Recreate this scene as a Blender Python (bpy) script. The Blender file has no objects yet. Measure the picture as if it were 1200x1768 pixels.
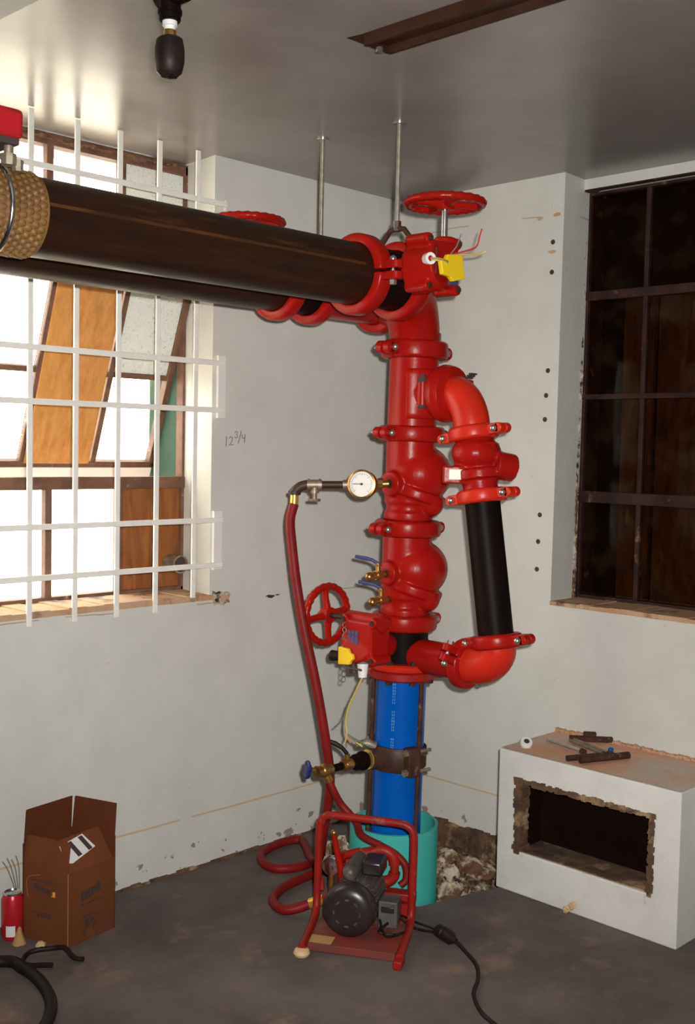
import bpy, bmesh, math, random
from mathutils import Vector, Matrix, geometry
random.seed(7)
V = Vector
PI = math.pi
SC = bpy.context.scene
COL = SC.collection

# ------------------------------------------------------------------ camera, light, exposure
CAM = V((-3.56, -3.212, 1.55))
YAW, PITCH, ROLL = [math.radians(a) for a in (44.476, -3.286, -1.177)]
fw = V((math.cos(YAW)*math.cos(PITCH), math.sin(YAW)*math.cos(PITCH), math.sin(PITCH)))
r0 = fw.cross(V((0, 0, 1))).normalized()
d0 = fw.cross(r0)
rt = r0*math.cos(ROLL) + d0*math.sin(ROLL)
dn = r0*-math.sin(ROLL) + d0*math.cos(ROLL)
cd = bpy.data.cameras.new('camera'); cam = bpy.data.objects.new('camera', cd); COL.objects.link(cam)
M = Matrix((( rt.x, -dn.x, -fw.x, CAM.x), (rt.y, -dn.y, -fw.y, CAM.y), (rt.z, -dn.z, -fw.z, CAM.z), (0, 0, 0, 1)))
cam.matrix_world = M
cd.sensor_fit = 'HORIZONTAL'; cd.sensor_width = 36.0; cd.lens = 1945.96/1200*36.0
cd.clip_start = 0.05
SC.camera = cam

world = bpy.data.worlds.new('sky'); SC.world = world; world.use_nodes = True
bg = world.node_tree.nodes['Background']
bg.inputs['Color'].default_value = (1.0, 0.93, 0.80, 1)
bg.inputs['Strength'].default_value = 10.0

# the camera's own flash, a hand's breadth up and to the right of the lens
fl = bpy.data.lights.new('camera_flash', 'SPOT'); fl.energy = 520; fl.shadow_soft_size = 0.022
fl.spot_size = math.radians(84); fl.spot_blend = 1.0
fl.color = (1.0, 0.972, 0.93)
flo = bpy.data.objects.new('camera_flash', fl); COL.objects.link(flo)
flo.matrix_world = Matrix.Translation(rt*0.066 - dn*0.065 + fw*0.02) @ M

SC.view_settings.view_transform = 'Standard'
SC.view_settings.look = 'None'
SC.view_settings.exposure = 0.0
SC.view_settings.gamma = 1.0
SC.view_settings.use_curve_mapping = False

# ------------------------------------------------------------------ materials
MATS = {}
def mat(name, c, rough=0.5, metal=0.0, c2=None, scale=8.0, spread=(0.35, 0.65), bump=0.0, bscale=60.0, spec=0.5, c3=None, scale3=3.0, spread3=(0.6, 0.7), coat=0.0, stretch=None):
    m = bpy.data.materials.new(name); m.use_nodes = True
    nt = m.node_tree; b = nt.nodes['Principled BSDF']
    b.inputs['Roughness'].default_value = rough
    b.inputs['Metallic'].default_value = metal
    b.inputs['Specular IOR Level'].default_value = spec
    b.inputs['Coat Weight'].default_value = coat
    b.inputs['Base Color'].default_value = (*c, 1)
    tc = nt.nodes.new('ShaderNodeTexCoord')
    src = tc.outputs['Object']
    if stretch:
        mp = nt.nodes.new('ShaderNodeMapping'); mp.inputs['Scale'].default_value = stretch
        nt.links.new(src, mp.inputs['Vector']); src = mp.outputs['Vector']
    out = None
    def layer(prev, col, sc, sp, det=6):
        nz = nt.nodes.new('ShaderNodeTexNoise'); nz.inputs['Scale'].default_value = sc; nz.inputs['Detail'].default_value = det
        nz.inputs['Roughness'].default_value = 0.62
        nt.links.new(src, nz.inputs['Vector'])
        mr = nt.nodes.new('ShaderNodeMapRange'); mr.inputs['From Min'].default_value = sp[0]; mr.inputs['From Max'].default_value = sp[1]
        nt.links.new(nz.outputs['Fac'], mr.inputs['Value'])
        mx = nt.nodes.new('ShaderNodeMix'); mx.data_type = 'RGBA'
        nt.links.new(mr.outputs['Result'], mx.inputs['Factor'])
        if prev is None: mx.inputs['A'].default_value = (*c, 1)
        else: nt.links.new(prev, mx.inputs['A'])
        mx.inputs['B'].default_value = (*col, 1)
        return mx.outputs['Result']
    if c2: out = layer(None, c2, scale, spread)
    if c3: out = layer(out, c3, scale3, spread3)
    if out is not None: nt.links.new(out, b.inputs['Base Color'])
    if bump:
        nz = nt.nodes.new('ShaderNodeTexNoise'); nz.inputs['Scale'].default_value = bscale; nz.inputs['Detail'].default_value = 5
        nt.links.new(src, nz.inputs['Vector'])
        bp = nt.nodes.new('ShaderNodeBump'); bp.inputs['Strength'].default_value = bump; bp.inputs['Distance'].default_value = 0.004
        nt.links.new(nz.outputs['Fac'], bp.inputs['Height']); nt.links.new(bp.outputs['Normal'], b.inputs['Normal'])
    MATS[name] = m
    return m

def wall_mat(name, axis, seam_z, crack_z):
    """painted plaster: fine mottling, a tan seam line low down, a faint crack, grime spots near the floor"""
    m = mat(name, (0.62, 0.61, 0.57), 0.62, c2=(0.57, 0.56, 0.52), scale=5, bump=0.25, bscale=70, spec=0.35)
    nt = m.node_tree; b = nt.nodes['Principled BSDF']
    prev = b.inputs['Base Color'].links[0].from_socket
    g = nt.nodes.new('ShaderNodeNewGeometry'); sp = nt.nodes.new('ShaderNodeSeparateXYZ'); nt.links.new(g.outputs['Position'], sp.inputs[0])
    def mth(op, a, bb=None, c=None):
        n = nt.nodes.new('ShaderNodeMath'); n.operation = op
        for i, x in enumerate((a, bb, c)):
            if x is None: continue
            if isinstance(x, (int, float)): n.inputs[i].default_value = x
            else: nt.links.new(x, n.inputs[i])
        return n.outputs[0]
    def noise(sc, det=4):
        n = nt.nodes.new('ShaderNodeTexNoise'); n.inputs['Scale'].default_value = sc; n.inputs['Detail'].default_value = det
        nt.links.new(g.outputs['Position'], n.inputs['Vector']); return n.outputs['Fac']
    def over(prev, fac, col):
        mx = nt.nodes.new('ShaderNodeMix'); mx.data_type = 'RGBA'
        nt.links.new(fac, mx.inputs['Factor']); nt.links.new(prev, mx.inputs['A']); mx.inputs['B'].default_value = (*col, 1)
        return mx.outputs['Result']
    def line(z, wob, half, sc, thr):
        zz = mth('ADD', sp.outputs['Z'], mth('MULTIPLY', mth('SUBTRACT', noise(sc), 0.5), wob))
        d = mth('ABSOLUTE', mth('SUBTRACT', zz, z))
        a = mth('LESS_THAN', d, half)
        return mth('MULTIPLY', a, mth('GREATER_THAN', noise(4.3, 2), thr))
    prev = over(prev, mth('MULTIPLY', line(seam_z, 0.006, 0.0035, 3.0, 0.30), 0.75), (0.55, 0.36, 0.2))
    prev = over(prev, mth('MULTIPLY', line(crack_z, 0.03, 0.002, 5.0, 0.50), 0.7), (0.34, 0.22, 0.14))
    # scuffs close to the floor
    low = mth('LESS_THAN', mth('ADD', sp.outputs['Z'], mth('MULTIPLY', noise(9), 0.16)), 0.17)
    spots = mth('GREATER_THAN', noise(16, 5), 0.62)
    prev = over(prev, mth('MULTIPLY', mth('MULTIPLY', low, spots), 0.8), (0.2, 0.15, 0.11))
    sc2 = mth('GREATER_THAN', noise(34, 2), 0.76)
    prev = over(prev, mth('MULTIPLY', sc2, 0.35), (0.4, 0.3, 0.2))
    nt.links.new(prev, b.inputs['Base Color'])
    return m

m_wallL = wall_mat('plaster_left', 'x', 0.196, 0.975)
m_backw = mat('dull_back_wall', (0.16, 0.145, 0.13), 0.8, c2=(0.12, 0.11, 0.10), scale=3)
m_wallR = wall_mat('plaster_right', 'y', 0.187, 2.435)
m_ceil = mat('ceiling_gloss_paint', (0.29, 0.262, 0.245), 0.27, c2=(0.24, 0.215, 0.20), scale=3, bump=0.05, bscale=30, spec=0.7)
m_floor = mat('concrete_floor', (0.155, 0.125, 0.115), 0.9, c2=(0.095, 0.076, 0.071), scale=3.2, c3=(0.23, 0.155, 0.12), scale3=5.5, spread3=(0.56, 0.72), bump=0.35, bscale=45, spec=0.25)
m_soil = mat('rubble_soil', (0.16, 0.085, 0.045), 0.95, c2=(0.05, 0.03, 0.02), scale=14, c3=(0.36, 0.24, 0.14), scale3=9, spread3=(0.55, 0.66), bump=1.0, bscale=30)
m_chunk = mat('broken_concrete', (0.50, 0.42, 0.32), 0.9, c2=(0.13, 0.065, 0.03), scale=13, spread=(0.46, 0.56), c3=(0.035, 0.018, 0.012), scale3=17, spread3=(0.53, 0.60), bump=0.9, bscale=30)
m_white = mat('white_paint_metal', (0.84, 0.82, 0.77), 0.5, c2=(0.76, 0.74, 0.69), scale=15, bump=0.1)
m_plate = mat('white_plate', (0.74, 0.72, 0.68), 0.6)
m_block = mat('white_masonry', (0.70, 0.68, 0.65), 0.75, c2=(0.62, 0.60, 0.57), scale=6, c3=(0.36, 0.26, 0.18), scale3=7, spread3=(0.69, 0.75), bump=0.5, bscale=35)
m_dust = mat('dusty_top', (0.52, 0.44, 0.37), 0.85, c2=(0.62, 0.33, 0.21), scale=2.2, spread=(0.40, 0.52), c3=(0.30, 0.24, 0.2), scale3=9, spread3=(0.57, 0.72), bump=0.5, bscale=50)
m_sill = mat('dusty_sill', (0.46, 0.26, 0.13), 0.9, c2=(0.52, 0.35, 0.23), scale=6, c3=(0.14, 0.08, 0.05), scale3=8, spread3=(0.54, 0.66), bump=0.6, bscale=50)
m_red = mat('red_enamel', (0.345, 0.007, 0.004), 0.30, spec=0.16, c2=(0.30, 0.008, 0.005), scale=6, c3=(0.14, 0.009, 0.008), scale3=12, spread3=(0.68, 0.76), bump=0.12, bscale=90)
m_red2 = mat('orange_red_lit_enamel', (0.58, 0.026, 0.008), 0.34, spec=0.22, c2=(0.48, 0.018, 0.007), scale=5, bump=0.12, bscale=80)  # orange-red primer, with the burn of the flash also put into the colour
m_redw = mat('worn_red_paint', (0.33, 0.012, 0.008), 0.45, spec=0.25, c2=(0.22, 0.012, 0.009), scale=9, c3=(0.2, 0.13, 0.10), scale3=14, spread3=(0.60, 0.72), bump=0.2)
m_plateR = mat('dusty_red_plate', (0.22, 0.035, 0.026), 0.75, spec=0.2, c2=(0.13, 0.05, 0.04), scale=9, c3=(0.2, 0.11, 0.085), scale3=6, spread3=(0.5, 0.7))
m_hose = mat('red_rubber_hose', (0.20, 0.010, 0.009), 0.5, c2=(0.15, 0.008, 0.008), scale=20, spec=0.2)
m_black = mat('black_pipe', (0.006, 0.0035, 0.003), 0.45, spec=0.05, c2=(0.010, 0.005, 0.004), scale=7, bump=0.1, bscale=80)
m_bigblk = mat('black_steel_pipe', (0.014, 0.006, 0.004), 0.36, spec=0.22, c2=(0.028, 0.011, 0.005), scale=5, c3=(0.07, 0.026, 0.008), scale3=3, spread3=(0.60, 0.72), bump=0.08, bscale=60, stretch=(0.6, 5, 5))
m_dark = mat('dark_iron', (0.030, 0.016, 0.011), 0.5, spec=0.3, c2=(0.065, 0.030, 0.017), scale=25, bump=0.2)
m_rust = mat('rusty_steel', (0.075, 0.030, 0.017), 0.75, spec=0.25, c2=(0.032, 0.014, 0.009), scale=18, c3=(0.2, 0.13, 0.09), scale3=30, spread3=(0.6, 0.7), bump=0.4)
m_frame = mat('brown_steel_frame', (0.17, 0.085, 0.05), 0.65, c2=(0.09, 0.04, 0.025), scale=14, c3=(0.35, 0.27, 0.21), scale3=20, spread3=(0.64, 0.72), bump=0.3)
m_frame2 = mat('dull_window_steel', (0.045, 0.019, 0.014), 0.6, spec=0.2, c2=(0.016, 0.007, 0.006), scale=12, c3=(0.15, 0.085, 0.06), scale3=18, spread3=(0.60, 0.7), bump=0.3)
m_alum = mat('white_sash_rail', (0.74, 0.72, 0.68), 0.5)
m_ply = mat('orange_plywood', (0.58, 0.27, 0.07), 0.6, c2=(0.44, 0.18, 0.04), scale=5, stretch=(9, 9, 1.0), c3=(0.28, 0.10, 0.02), scale3=3, spread3=(0.68, 0.78))
m_board = mat('brown_board', (0.30, 0.11, 0.03), 0.7, spec=0.2, c2=(0.18, 0.06, 0.018), scale=5, stretch=(6, 6, 1.2), c3=(0.09, 0.04, 0.02), scale3=4, spread3=(0.60, 0.72))
m_bd2 = mat('dark_boarding', (0.065, 0.025, 0.009), 0.8, spec=0.1, c2=(0.025, 0.010, 0.005), scale=5, stretch=(5, 5, 1.4), c3=(0.13, 0.06, 0.022), scale3=6, spread3=(0.60, 0.74), bump=0.3)
m_nblk = mat('near_black', (0.006, 0.0025, 0.002), 0.9, c2=(0.012, 0.005, 0.003), scale=6, spec=0.05)  # near black, also paints the dark of board gaps and the masonry opening
m_strip = mat('brown_channel', (0.04, 0.016, 0.008), 0.5, spec=0.2, c2=(0.022, 0.008, 0.004), scale=9)
m_green = mat('green_paint', (0.055, 0.095, 0.072), 0.8, spec=0.1, c2=(0.035, 0.065, 0.05), scale=6)
m_blue = mat('blue_plastic_pipe', (0.0, 0.095, 0.45), 0.28, c2=(0.0, 0.082, 0.39), scale=5, spec=0.2)
m_teal = mat('teal_plastic_pipe', (0.055, 0.45, 0.39), 0.5, c2=(0.05, 0.39, 0.34), scale=7, spec=0.25)
m_brass = mat('brass', (0.52, 0.30, 0.09), 0.33, metal=0.85, c2=(0.30, 0.16, 0.05), scale=30)
m_gold = mat('gold_ferrule', (0.85, 0.55, 0.12), 0.3, metal=0.8)
m_zinc = mat('zinc_steel', (0.62, 0.61, 0.58), 0.3, metal=0.9, c2=(0.45, 0.43, 0.4), scale=40)
m_rod = mat('galvanized_rod', (0.36, 0.33, 0.28), 0.42, metal=0.55, c2=(0.25, 0.22, 0.18), scale=40)
m_chrome = mat('bright_steel', (0.8, 0.8, 0.8), 0.2, metal=1.0)
m_galv = mat('old_fitting', (0.36, 0.31, 0.24), 0.5, metal=0.6, c2=(0.2, 0.15, 0.1), scale=40)
m_dial = mat('white_dial', (0.80, 0.78, 0.74), 0.4)
m_ink = mat('dark_ink', (0.05, 0.03, 0.03), 0.8)
m_yel = mat('yellow_tape', (0.85, 0.58, 0.01), 0.5)
m_navy = mat('navy_label', (0.05, 0.06, 0.17), 0.5)
m_wy = mat('yellow_wire', (0.62, 0.45, 0.1), 0.5)
m_wo = mat('orange_wire', (0.65, 0.2, 0.04), 0.5)
m_wg = mat('green_wire', (0.12, 0.22, 0.09), 0.5)
m_wgr = mat('grey_wire', (0.25, 0.22, 0.19), 0.5)
m_wr = mat('red_wire', (0.5, 0.04, 0.02), 0.5)
m_pvc = mat('white_plastic', (0.78, 0.77, 0.75), 0.4)
m_card = mat('cardboard', (0.155, 0.05, 0.018), 0.85, spec=0.2, c2=(0.12, 0.038, 0.014), scale=5, c3=(0.22, 0.085, 0.035), scale3=4, spread3=(0.62, 0.74))
m_cardi = mat('cardboard_inside', (0.11, 0.03, 0.010), 0.85, spec=0.2, c2=(0.085, 0.024, 0.009), scale=5)
m_cardl = mat('cardboard_edge', (0.25, 0.11, 0.045), 0.9)
m_paper = mat('white_paper', (0.72, 0.71, 0.70), 0.7)
m_can = mat('red_can', (0.50, 0.015, 0.025), 0.3, metal=0.2)
m_tan = mat('tan_paper', (0.42, 0.24, 0.10), 0.8)
m_rub = mat('black_rubber', (0.010, 0.006, 0.005), 0.5, spec=0.2, c2=(0.020, 0.011, 0.009), scale=20)
m_motor = mat('motor_grey', (0.10, 0.085, 0.08), 0.45, c2=(0.06, 0.045, 0.04), scale=14, c3=(0.2, 0.14, 0.11), scale3=18, spread3=(0.6, 0.7))
m_mblk = mat('motor_black', (0.018, 0.014, 0.014), 0.32, c2=(0.03, 0.02, 0.02), scale=14)
m_grey = mat('grey_box', (0.12, 0.11, 0.11), 0.5, c2=(0.06, 0.05, 0.05), scale=14, c3=(0.16, 0.08, 0.05), scale3=20, spread3=(0.6, 0.68))
m_wrap = mat('dimpled_wrap', (0.20, 0.11, 0.035), 0.5, c2=(0.13, 0.065, 0.02), scale=9, spec=0.3)
m_ground = mat('pale_paving', (0.62, 0.59, 0.53), 0.9, c2=(0.55, 0.52, 0.47), scale=2)
m_buff = mat('buff_rubber', (0.60, 0.43, 0.25), 0.7)
m_tag = mat('brass_nameplate', (0.42, 0.36, 0.25), 0.45, metal=0.4)
m_bluekn = mat('blue_enamel', (0.015, 0.02, 0.11), 0.35)
m_print = mat('white_print', (0.10, 0.24, 0.50), 0.5)

def glass_mat(name, tint, gl=0.06, dirt=None):
    m = bpy.data.materials.new(name); m.use_nodes = True; nt = m.node_tree
    nt.nodes.clear()
    o = nt.nodes.new('ShaderNodeOutputMaterial'); t = nt.nodes.new('ShaderNodeBsdfTransparent'); g = nt.nodes.new('ShaderNodeBsdfGlossy')
    t.inputs['Color'].default_value = (*tint, 1); g.inputs['Roughness'].default_value = 0.08
    mx = nt.nodes.new('ShaderNodeMixShader'); mx.inputs[0].default_value = gl
    nt.links.new(t.outputs[0], mx.inputs[1]); nt.links.new(g.outputs[0], mx.inputs[2])
    last = mx.outputs[0]
    if dirt:
        d = nt.nodes.new('ShaderNodeBsdfDiffuse'); d.inputs['Color'].default_value = (*dirt[0], 1)
        tc = nt.nodes.new('ShaderNodeTexCoord'); nz = nt.nodes.new('ShaderNodeTexNoise'); nz.inputs['Scale'].default_value = dirt[1]; nz.inputs['Detail'].default_value = 6
        nt.links.new(tc.outputs['Object'], nz.inputs['Vector'])
        mr = nt.nodes.new('ShaderNodeMapRange'); mr.inputs['From Min'].default_value = dirt[2]; mr.inputs['From Max'].default_value = dirt[3]; mr.inputs['To Max'].default_value = dirt[4]
        nt.links.new(nz.outputs['Fac'], mr.inputs['Value'])
        m2 = nt.nodes.new('ShaderNodeMixShader'); nt.links.new(mr.outputs[0], m2.inputs[0]); nt.links.new(last, m2.inputs[1]); nt.links.new(d.outputs[0], m2.inputs[2])
        last = m2.outputs[0]
    nt.links.new(last, o.inputs[0]); MATS[name] = m
    return m
m_glass = glass_mat('window_glass', (0.96, 0.97, 0.96))
m_frost = glass_mat('frosted_glass', (0.5, 0.52, 0.5), 0.05, dirt=((0.7, 0.72, 0.68), 110, 0.1, 0.45, 0.92))
m_grime = glass_mat('grimy_glass', (0.8, 0.72, 0.66), 0.0015, dirt=((0.055, 0.028, 0.016), 9, 0.5, 0.8, 0.25))

# ------------------------------------------------------------------ mesh helpers
WL = {}
def perp(a):
    a = V(a).normalized()
    h = V((0, 0, 1)) if abs(a.z) < 0.9 else V((1, 0, 0))
    return (h - a*h.dot(a)).normalized()
def cr(pts, k=8, closed=False):
    pts = [V(p) for p in pts]; n = len(pts); out = []
    rng = range(n if closed else n-1)
    for i in rng:
        if closed: p = [pts[(i+j-1) % n] for j in range(4)]
        else:
            p = [pts[max(i-1, 0)], pts[i], pts[i+1], pts[min(i+2, n-1)]]
        for s in range(k):
            t = s/k
            out.append(0.5*((2*p[1]) + (p[2]-p[0])*t + (2*p[0]-5*p[1]+4*p[2]-p[3])*t*t + (3*p[1]-p[0]-3*p[2]+p[3])*t**3))
    if not closed: out.append(pts[-1])
    return out
class MB:
    def __init__(s): s.v = []; s.f = []
    def add(s, vs, fs):
        b = len(s.v); s.v += [V(x) for x in vs]; s.f += [[b+i for i in f] for f in fs]; return s
    def box(s, lo, hi):
        x0, y0, z0 = lo; x1, y1, z1 = hi
        return s.add([(x0,y0,z0),(x1,y0,z0),(x1,y1,z0),(x0,y1,z0),(x0,y0,z1),(x1,y0,z1),(x1,y1,z1),(x0,y1,z1)],
                     [(0,3,2,1),(4,5,6,7),(0,1,5,4),(1,2,6,5),(2,3,7,6),(3,0,4,7)])
    def obox(s, c, ax, ay, az, sz):
        c = V(c); ax = V(ax).normalized(); ay = V(ay).normalized(); az = V(az).normalized()
        vs = [c + ax*(i*sz[0]/2) + ay*(j*sz[1]/2) + az*(k*sz[2]/2) for k in (-1, 1) for (i, j) in ((-1,-1),(1,-1),(1,1),(-1,1))]
        return s.add(vs, [(0,3,2,1),(4,5,6,7),(0,1,5,4),(1,2,6,5),(2,3,7,6),(3,0,4,7)])
    def cyl(s, p0, p1, r, r1=None, n=24, caps=True):
        p0 = V(p0); p1 = V(p1); r1 = r if r1 is None else r1
        a = (p1-p0).normalized(); u = perp(a); w = a.cross(u)
        vs = []
        for p, rr in ((p0, r), (p1, r1)):
            vs += [p + (u*math.cos(2*PI*i/n) + w*math.sin(2*PI*i/n))*rr for i in range(n)]
        fs = [(i, (i+1) % n, n+(i+1) % n, n+i) for i in range(n)]
        if caps: fs += [tuple(reversed(range(n))), tuple(range(n, 2*n))]
        return s.add(vs, fs)
    def tube(s, pts, r, n=10, closed=False, caps=True):
        pts = [V(p) for p in pts]; m = len(pts)
        rad = r if isinstance(r, (list, tuple)) else [r]*m
        T = []
        for i in range(m):
            a = pts[(i+1) % m] if (closed or i < m-1) else pts[i]
            b = pts[(i-1) % m] if (closed or i > 0) else pts[i]
            T.append((a-b).normalized())
        u = perp(T[0]); vs = []
        for i in range(m):
            u = (u - T[i]*u.dot(T[i]))
            u = u.normalized() if u.length > 1e-6 else perp(T[i])
            w = T[i].cross(u)
            vs += [pts[i] + (u*math.cos(2*PI*k/n) + w*math.sin(2*PI*k/n))*rad[i] for k in range(n)]
        fs = []
        for i in range(m if closed else m-1):
            j = (i+1) % m
            fs += [(i*n+k, i*n+(k+1) % n, j*n+(k+1) % n, j*n+k) for k in range(n)]
        if caps and not closed: fs += [tuple(reversed(range(n))), tuple(range((m-1)*n, m*n))]
        return s.add(vs, fs)
    def lathe(s, prof, o, axis, n=32, a0=0.0, a1=2*PI, ref=None, loop=False):
        """prof: list of (r, h); loop closes the profile (solid ring)"""
        o = V(o); a = V(axis).normalized()
        u = perp(a) if ref is None else (V(ref) - a*V(ref).dot(a)).normalized()
        w = a.cross(u); full = abs(a1-a0-2*PI) < 1e-6
        m = n if full else n+1; k = len(prof); vs = []
        for i in range(m):
            t = a0 + (a1-a0)*i/n
            d = u*math.cos(t) + w*math.sin(t)
            vs += [o + d*r + a*h for r, h in prof]
        fs = []
        for i in range(n):
            j = (i+1) % m
            for q in range(k if loop else k-1):
                p = (q+1) % k
                fs.append((i*k+q, j*k+q, j*k+p, i*k+p))
        if not full and loop: fs += [tuple(range(k)), tuple(reversed(range((m-1)*k, m*k)))]
        if full and not loop:
            if prof[0][0] > 1e-5: fs.append(tuple(i*k for i in range(n)))
            if prof[-1][0] > 1e-5: fs.append(tuple(i*k+k-1 for i in reversed(range(n))))
        return s.add(vs, fs)
    def sphere(s, c, r, n=20, m=12, axes=None):
        c = V(c); r = (r, r, r) if not hasattr(r, '__len__') else r
        ax = axes or (V((1,0,0)), V((0,1,0)), V((0,0,1)))
        vs = [c - ax[2]*r[2]]
        for i in range(1, m):
            t = -PI/2 + PI*i/m
            vs += [c + ax[0]*(r[0]*math.cos(t)*math.cos(2*PI*k/n)) + ax[1]*(r[1]*math.cos(t)*math.sin(2*PI*k/n)) + ax[2]*(r[2]*math.sin(t)) for k in range(n)]
        vs.append(c + ax[2]*r[2]); L = len(vs)-1
        fs = [(0, 1+(k+1) % n, 1+k) for k in range(n)]
        for i in range(m-2):
            b = 1+i*n
            fs += [(b+k, b+(k+1) % n, b+n+(k+1) % n, b+n+k) for k in range(n)]
        b = 1+(m-2)*n
        fs += [(b+k, b+(k+1) % n, L) for k in range(n)]
        return s.add(vs, fs)
    def torus(s, c, axis, R, r, n=40, m=10, bumps=0, amp=0.0):
        a = V(axis).normalized(); u = perp(a); w = a.cross(u); c = V(c)
        pts = []; rr = []
        for i in range(n):
            t = 2*PI*i/n
            pts.append(c + (u*math.cos(t) + w*math.sin(t))*R)
            rr.append(r*(1 + amp*math.sin(bumps*t)))
        return s.tube(pts, rr, m, closed=True)
    def prism(s, poly, o, ux, uy, th):
        """2D polygon in plane (ux, uy) through o, extruded by vector th"""
        o = V(o); ux = V(ux); uy = V(uy); th = V(th); k = len(poly)
        vs = [o + ux*p[0] + uy*p[1] for p in poly]; vs += [v+th for v in vs]
        fs = [tuple(reversed(range(k))), tuple(range(k, 2*k))] + [(i, (i+1) % k, k+(i+1) % k, k+i) for i in range(k)]
        return s.add(vs, fs)
    def build(s, name, m, parent=None, smooth=True, bevel=0.0, remesh=0.0, sm=6, origin=None, sharp=38, jitter=0.0):
        base = WL[parent.name] if parent is not None else V((0, 0, 0))
        org = V(origin) if origin is not None else base
        me = bpy.data.meshes.new(name)
        vs = s.v
        if jitter:
            vs = [v + V((random.uniform(-1,1), random.uniform(-1,1), random.uniform(-1,1)))*jitter for v in vs]
        me.from_pydata([tuple(v-org) for v in vs], [], s.f)
        bm = bmesh.new(); bm.from_mesh(me); bmesh.ops.recalc_face_normals(bm, faces=bm.faces); bm.to_mesh(me); bm.free()
        if smooth:
            me.polygons.foreach_set('use_smooth', [True]*len(me.polygons))
            if not remesh: me.set_sharp_from_angle(angle=math.radians(sharp))
        me.materials.append(m)
        o = bpy.data.objects.new(name, me); COL.objects.link(o)
        if parent is not None: o.parent = parent
        o.location = org - base
        WL[o.name] = org
        if bevel:
            b = o.modifiers.new('bevel', 'BEVEL'); b.width = bevel; b.segments = 2; b.limit_method = 'ANGLE'; b.angle_limit = math.radians(40)
        if remesh:
            b = o.modifiers.new('remesh', 'REMESH'); b.mode = 'VOXEL'; b.voxel_size = remesh; b.use_smooth_shade = True
            b = o.modifiers.new('smooth', 'SMOOTH'); b.iterations = sm; b.factor = 0.5
        return o
def thing(name, label, cat, loc, group=None):
    o = bpy.data.objects.new(name, None); COL.objects.link(o); o.location = loc; o.empty_display_size = 0.05
    o['label'] = label; o['category'] = cat
    if group: o['group'] = group
    WL[o.name] = V(loc); return o
def tag(o, label, cat, group=None):
    o['label'] = label; o['category'] = cat
    if group: o['group'] = group
    return o
def struct(o, label=None, cat=None):
    o['kind'] = 'structure'
    if label: o['label'] = label
    if cat: o['category'] = cat
    return o
def sroot(name, loc, label, cat):
    o = thing(name, label, cat, loc); o['kind'] = 'structure'; return o

H = 2.58
X = V((1,0,0)); Y = V((0,1,0)); Z = V((0,0,1))
RR = V((0.665, -0.747, 0)); TC = V((-0.747, -0.665, 0))      # across the view, towards the viewer, at the riser

# ------------------------------------------------------------------ room shell
# floor with the dug-out pit round the sleeve
outer = [(-4.75,-4.75), (0.02,-4.75), (0.02,0.02), (-4.75,0.02)]
pit = [(-0.80,-0.60), (-0.775,-0.70), (-0.70,-0.785), (-0.64,-0.80), (-0.56,-0.815), (-0.50,-0.83), (-0.46,-0.838), (-0.39,-0.862), (-0.30,-0.87), (0.0,-0.87), (0.0,-0.22),
       (-0.20,-0.25), (-0.38,-0.30), (-0.56,-0.38), (-0.70,-0.44), (-0.78,-0.52)]
tess = geometry.tessellate_polygon([[V((x, y, 0)) for x, y in outer], [V((x, y, 0)) for x, y in pit]])
allp = outer + pit
b = MB(); b.add([(x, y, 0) for x, y in allp], [tuple(t) for t in tess])
floor = struct(b.build('floor', m_floor, smooth=False), 'stained grey concrete floor of the pump room', 'floor')
b = MB(); k = len(pit); lv = []
for z, sh in ((0, 1.0), (-0.10, 0.985), (-0.22, 0.96), (-0.36, 0.92)):
    for x, y in pit:
        lv.append((-0.40+(x+0.40)*sh, -0.57+(y+0.57)*sh, z + (random.uniform(-0.02, 0.02) if z else 0)))
fs = [(r*k+i, r*k+(i+1) % k, (r+1)*k+(i+1) % k, (r+1)*k+i) for r in range(3) for i in range(k)]
fs.append(tuple(range(3*k, 4*k)))
b.add(lv, fs); b.build('pit_lining', m_soil, floor, smooth=False)
# rough broken lip at the foot of the right wall
b = MB()
for i in range(16):
    yy = -0.28 - i*0.036
    hh = 0.016 + random.random()*0.016
    b.obox((-0.012, yy, -0.02), X, Y, Z, (0.03+random.random()*0.02, 0.038, 0.04+2*hh))
b.build('broken_edge', m_soil, floor, smooth=False, jitter=0.004)

b = MB(); b.box((-4.85,-4.85,H), (0.5,0.5,H+0.1))
ceiling = struct(b.build('ceiling', m_ceil, smooth=False), 'glossy cream painted ceiling', 'ceiling')

JX = -0.985            # right jamb of the bright window
WX0 = -2.75
b = MB()
b.box((-4.85,0,-0.4), (0,0.30,1.0))
b.box((WX0,0.155,1.0), (WX0+0.001,0.156,1.001))
b.add([(JX-0.012,0,1.0),(0,0,1.0),(0,0,H),(JX-0.012,0,H),(JX+0.02,0.30,1.0),(0,0.30,1.0),(0,0.30,H),(JX+0.02,0.30,H)],
      [(0,1,2,3),(4,7,6,5),(0,3,7,4),(1,5,6,2),(3,2,6,7),(0,4,5,1)])
b.box((-4.85,0,1.0), (WX0,0.30,H))
wallL = struct(b.build('wall_left', m_wallL, smooth=False), 'cream plastered wall with the barred bright window', 'wall')
JY = -0.80
b = MB()
b.box((0,-4.85,-0.4), (0.30,0.30,0.985))
b.add([(0,JY,0.985),(0,0.30,0.985),(0,0.30,H),(0,JY-0.008,H),(0.30,JY+0.022,0.985),(0.30,0.30,0.985),(0.30,0.30,H),(0.30,JY+0.012,H)],
      [(0,1,2,3),(4,7,6,5),(0,3,7,4),(1,5,6,2),(3,2,6,7),(0,4,5,1)])
b.box((0,-4.85,0.985), (0.30,-2.1,H))
b.box((0.145,-2.1,2.535), (0.30,JY+0.03,H))
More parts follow.
